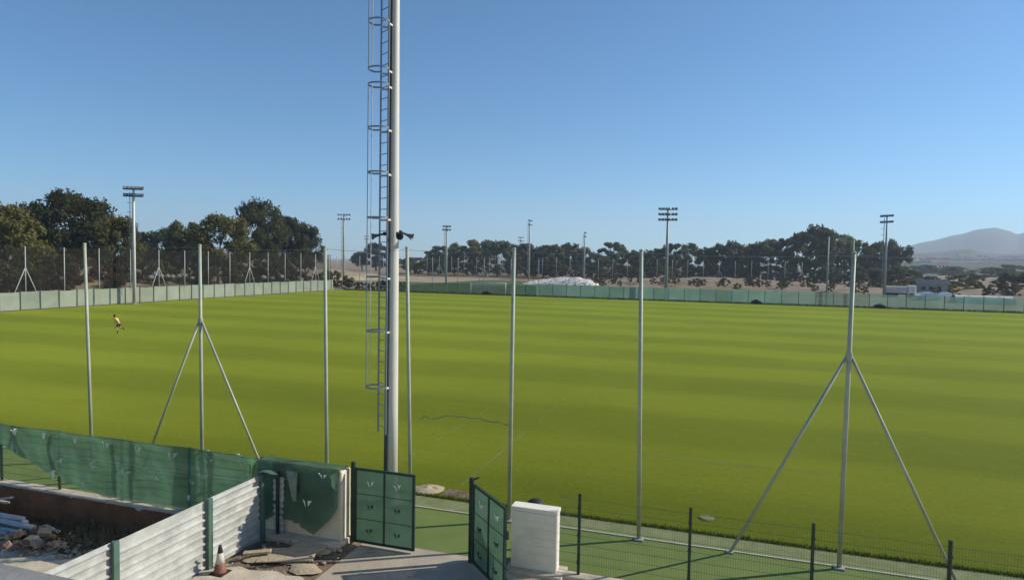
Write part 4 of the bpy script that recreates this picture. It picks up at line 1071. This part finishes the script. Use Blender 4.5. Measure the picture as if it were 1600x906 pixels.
# low site building, dark
q = on_y(1455, 443, 185)
t = thing('site_hut', 'low dark-roofed site hut behind the white cars', 'hut', (q.x, 185, .4), .1)
MB().cbox((0, 0, 1.3), (7, 3, 2.6), .03).build('wall', 'galv_dull', t)
MB().add([(-3.8, -1.8, 2.6), (3.8, -1.8, 2.6), (3.8, 0, 3.7), (-3.8, 0, 3.7), (-3.8, 1.8, 2.6), (3.8, 1.8, 2.6)], [(0, 1, 2, 3), (3, 2, 5, 4), (0, 3, 4), (1, 5, 2)]).build('roof', 'dark_metal', t)
MB().cbox((1.2, -1.51, 1.05), (.95, .05, 2.05), .01).build('door', 'dark_metal', t)
for x_ in (-2.2, -.5): MB().cbox((x_, -1.51, 1.6), (1.0, .05, .8), .01).build('window', 'car_glass', t)
# distant white houses
hw = MB().box((0, 0, 2.6), (11, 8, 5.2)).mesh('wall', 'house_white')
hr = MB().add([(-5.9, -4.5, 5.2), (5.9, -4.5, 5.2), (5.9, 4.5, 5.2), (-5.9, 4.5, 5.2), (-4, 0, 7), (4, 0, 7)], [(0, 1, 5, 4), (2, 3, 4, 5), (1, 2, 5), (3, 0, 4), (3, 2, 1, 0)]).mesh('roof', 'roof_tile')
hwin = MB().cbox((0, 0, 0), (1.2, .1, 1.4), .02).mesh('window', 'car_glass')
for i, (px, py, dd) in enumerate([(1418, 404, 1300), (1428, 405, 1320), (1456, 405, 1250), (1463, 403, 1330), (1470, 404, 1300), (1478, 406, 1240), (1446, 411, 960), (1474, 419, 640), (1503, 402, 1400), (1512, 404, 1350), (1531, 401, 1400), (1548, 405, 1300), (1556, 403, 1350), (1570, 402, 1420), (1586, 404, 1300)]):
    d = ray(px, py); hd_ = math.hypot(d.x, d.y); p_ = Vector((d.x / hd_ * dd, d.y / hd_ * dd, CAM_H + d.z / hd_ * dd - 2))
    t = thing('white_house', '%s white house from the left in the hazy valley below the mountain' % ordinal(i).capitalize(), 'house', p_, rt.uniform(-.4, .4), 'white houses in the valley')
    t.scale = (rt.uniform(.8, 1.4), 1, rt.uniform(.7, 1.1))
    link('wall', hw, t); link('roof', hr, t)
    for x_ in (-3, 0, 3): link('window', hwin, t, (x_, -4.03, 3.2))

# ================================================================== THE RUNNER
def skin_mesh(name, verts, edges, root, mt, sub=1):
    me = bpy.data.meshes.new('tmp'); me.from_pydata([v[:3] for v in verts], edges, [])
    o = bpy.data.objects.new('tmp', me); col.objects.link(o)
    md = o.modifiers.new('skin', 'SKIN'); md.use_smooth_shade = True
    ss = o.modifiers.new('sub', 'SUBSURF'); ss.levels = sub; ss.render_levels = sub
    for i, v in enumerate(verts):
        sv = me.skin_vertices[0].data[i]; r_ = v[3]; sv.radius = (r_, r_) if not hasattr(r_, '__len__') else r_; sv.use_root = (i == root)
    dg = bpy.context.evaluated_depsgraph_get(); dg.update()
    nm = bpy.data.meshes.new_from_object(o.evaluated_get(dg)); nm.name = name
    bpy.data.objects.remove(o); bpy.data.meshes.remove(me)
    nm.materials.clear(); nm.materials.append(MATS[mt])
    return nm
q = on_z(186, 520.5)
pr_ = thing('person', 'runner in a yellow top and black shorts crossing the grass at left', 'person', (q.x, q.y, 0), math.atan2(-.306, -.952))
V = [(0, 0, .86, .115), (.10, 0, 1.02, .105), (.22, 0, 1.20, .125), (.30, 0, 1.31, .075), (.335, 0, 1.37, .052), (.385, 0, 1.455, .078), (.41, 0, 1.53, .082),      # 0-6 trunk and head
     (0, .085, .82, .085), (.22, .09, .50, .058), (.02, .09, .12, .038), (.0, .09, .05, .038), (.15, .09, .03, .032),                 # 7-11 standing leg
     (-.01, -.085, .82, .085), (-.02, -.10, .44, .058), (-.38, -.10, .40, .038), (-.44, -.10, .42, .036), (-.47, -.10, .28, .03),       # 12-16 leg kicked back
     (.24, .17, 1.25, .055), (.03, .24, 1.10, .042), (.18, .20, .93, .030), (.22, .19, .90, .026),                                    # 17-20 arm
     (.24, -.17, 1.25, .055), (.38, -.24, 1.05, .042), (.56, -.16, 1.18, .030), (.60, -.15, 1.21, .026),                              # 21-24 arm
     (.46, 0, 1.465, .03)]
Ed = [(0, 1), (1, 2), (2, 3), (3, 4), (4, 5), (5, 6), (0, 7), (7, 8), (8, 9), (9, 10), (10, 11), (0, 12), (12, 13), (13, 14), (14, 15), (15, 16), (2, 17), (17, 18), (18, 19), (19, 20), (2, 21), (21, 22), (22, 23), (23, 24), (5, 25)]
link('body', skin_mesh('body', V, Ed, 0, 'skin', 2), pr_)
for base, dirv in ((Vector((.22, .19, .90)), Vector((.8, -.2, -.55)).normalized()), (Vector((.60, -.15, 1.21)), Vector((.7, .2, .65)).normalized())):
    up_ = Vector((0, 1, 0)); sd_ = dirv.cross(up_).normalized(); hv = [(*base, .022), (*(base + dirv * .05), .022)]; he = [(0, 1)]
    for f_ in range(4):
        o_ = sd_ * (.028 - .019 * f_); ln = [.06, .07, .065, .05][f_]
        i0 = len(hv); hv += [(*(base + dirv * .07 + o_), .009), (*(base + dirv * (.07 + ln * .55) + o_), .009), (*(base + dirv * (.07 + ln * .8) + o_ + up_ * .025), .008)]; he += [(1, i0), (i0, i0 + 1), (i0 + 1, i0 + 2)]
    i0 = len(hv); hv += [(*(base + dirv * .03 + sd_ * .045), .010), (*(base + dirv * .06 + sd_ * .06 + up_ * .02), .009)]; he += [(0, i0), (i0, i0 + 1)]
    link('hand', skin_mesh('hand', hv, he, 0, 'skin', 1), pr_)
SV = [(.02, 0, .88, .128), (.10, 0, 1.02, .120), (.22, 0, 1.20, .142), (.285, 0, 1.29, .085), (.24, .17, 1.25, .072), (.13, .21, 1.17, .062), (.24, -.17, 1.25, .072), (.31, -.21, 1.15, .062)]
link('shirt', skin_mesh('shirt', SV, [(0, 1), (1, 2), (2, 3), (2, 4), (4, 5), (2, 6), (6, 7)], 0, 'shirt', 2), pr_)
HV = [(.0, 0, .90, .132), (0, 0, .83, .13), (.0, .09, .80, .105), (.13, .092, .62, .088), (-.01, -.09, .80, .105), (-.015, -.095, .60, .088)]
link('shorts', skin_mesh('shorts', HV, [(0, 1), (1, 2), (2, 3), (1, 4), (4, 5)], 1, 'black_cloth', 2), pr_)
for (k1, a1, t1) in (((.09, .09, .26), (.02, .09, .10), (.14, .09, .04)), ((-.22, -.10, .415), (-.40, -.10, .405), (-.475, -.10, .30))):
    link('sock', skin_mesh('sock', [(*k1, .056), (*a1, .046)], [(0, 1)], 0, 'black_cloth', 2), pr_)
    link('shoe', skin_mesh('shoe', [(*a1, .05), (*((Vector(a1) + Vector(t1)) / 2 + Vector((0, 0, -.03))), .048), (*t1, .042)], [(0, 1), (1, 2)], 0, 'black_cloth', 2), pr_)
hm_ = MB(); lump(hm_, (.385, 0, 1.535), (.105, .098, .10), 2); lump(hm_, (.335, 0, 1.49), (.07, .09, .10), 5); hm_.build('hair', 'hair', pr_, True)

# ================================================================== HAZE
m = MB().box((0, 0, 122), (7960, 7960, 248))
hz = m.build('haze', 'black_rubber'); tag(hz, 'thin blue haze filling the air', kind='stuff')
hmat = bpy.data.materials.new('haze_air'); hmat.use_nodes = True; nt = hmat.node_tree
nt.nodes.clear(); out = nt.nodes.new('ShaderNodeOutputMaterial'); pv = nt.nodes.new('ShaderNodeVolumePrincipled')
pv.inputs['Color'].default_value = (.66, .80, .97, 1); pv.inputs['Density'].default_value = 0.00025; pv.inputs['Anisotropy'].default_value = 0.2
nt.links.new(pv.outputs[0], out.inputs['Volume'])
hz.data.materials.clear(); hz.data.materials.append(hmat)
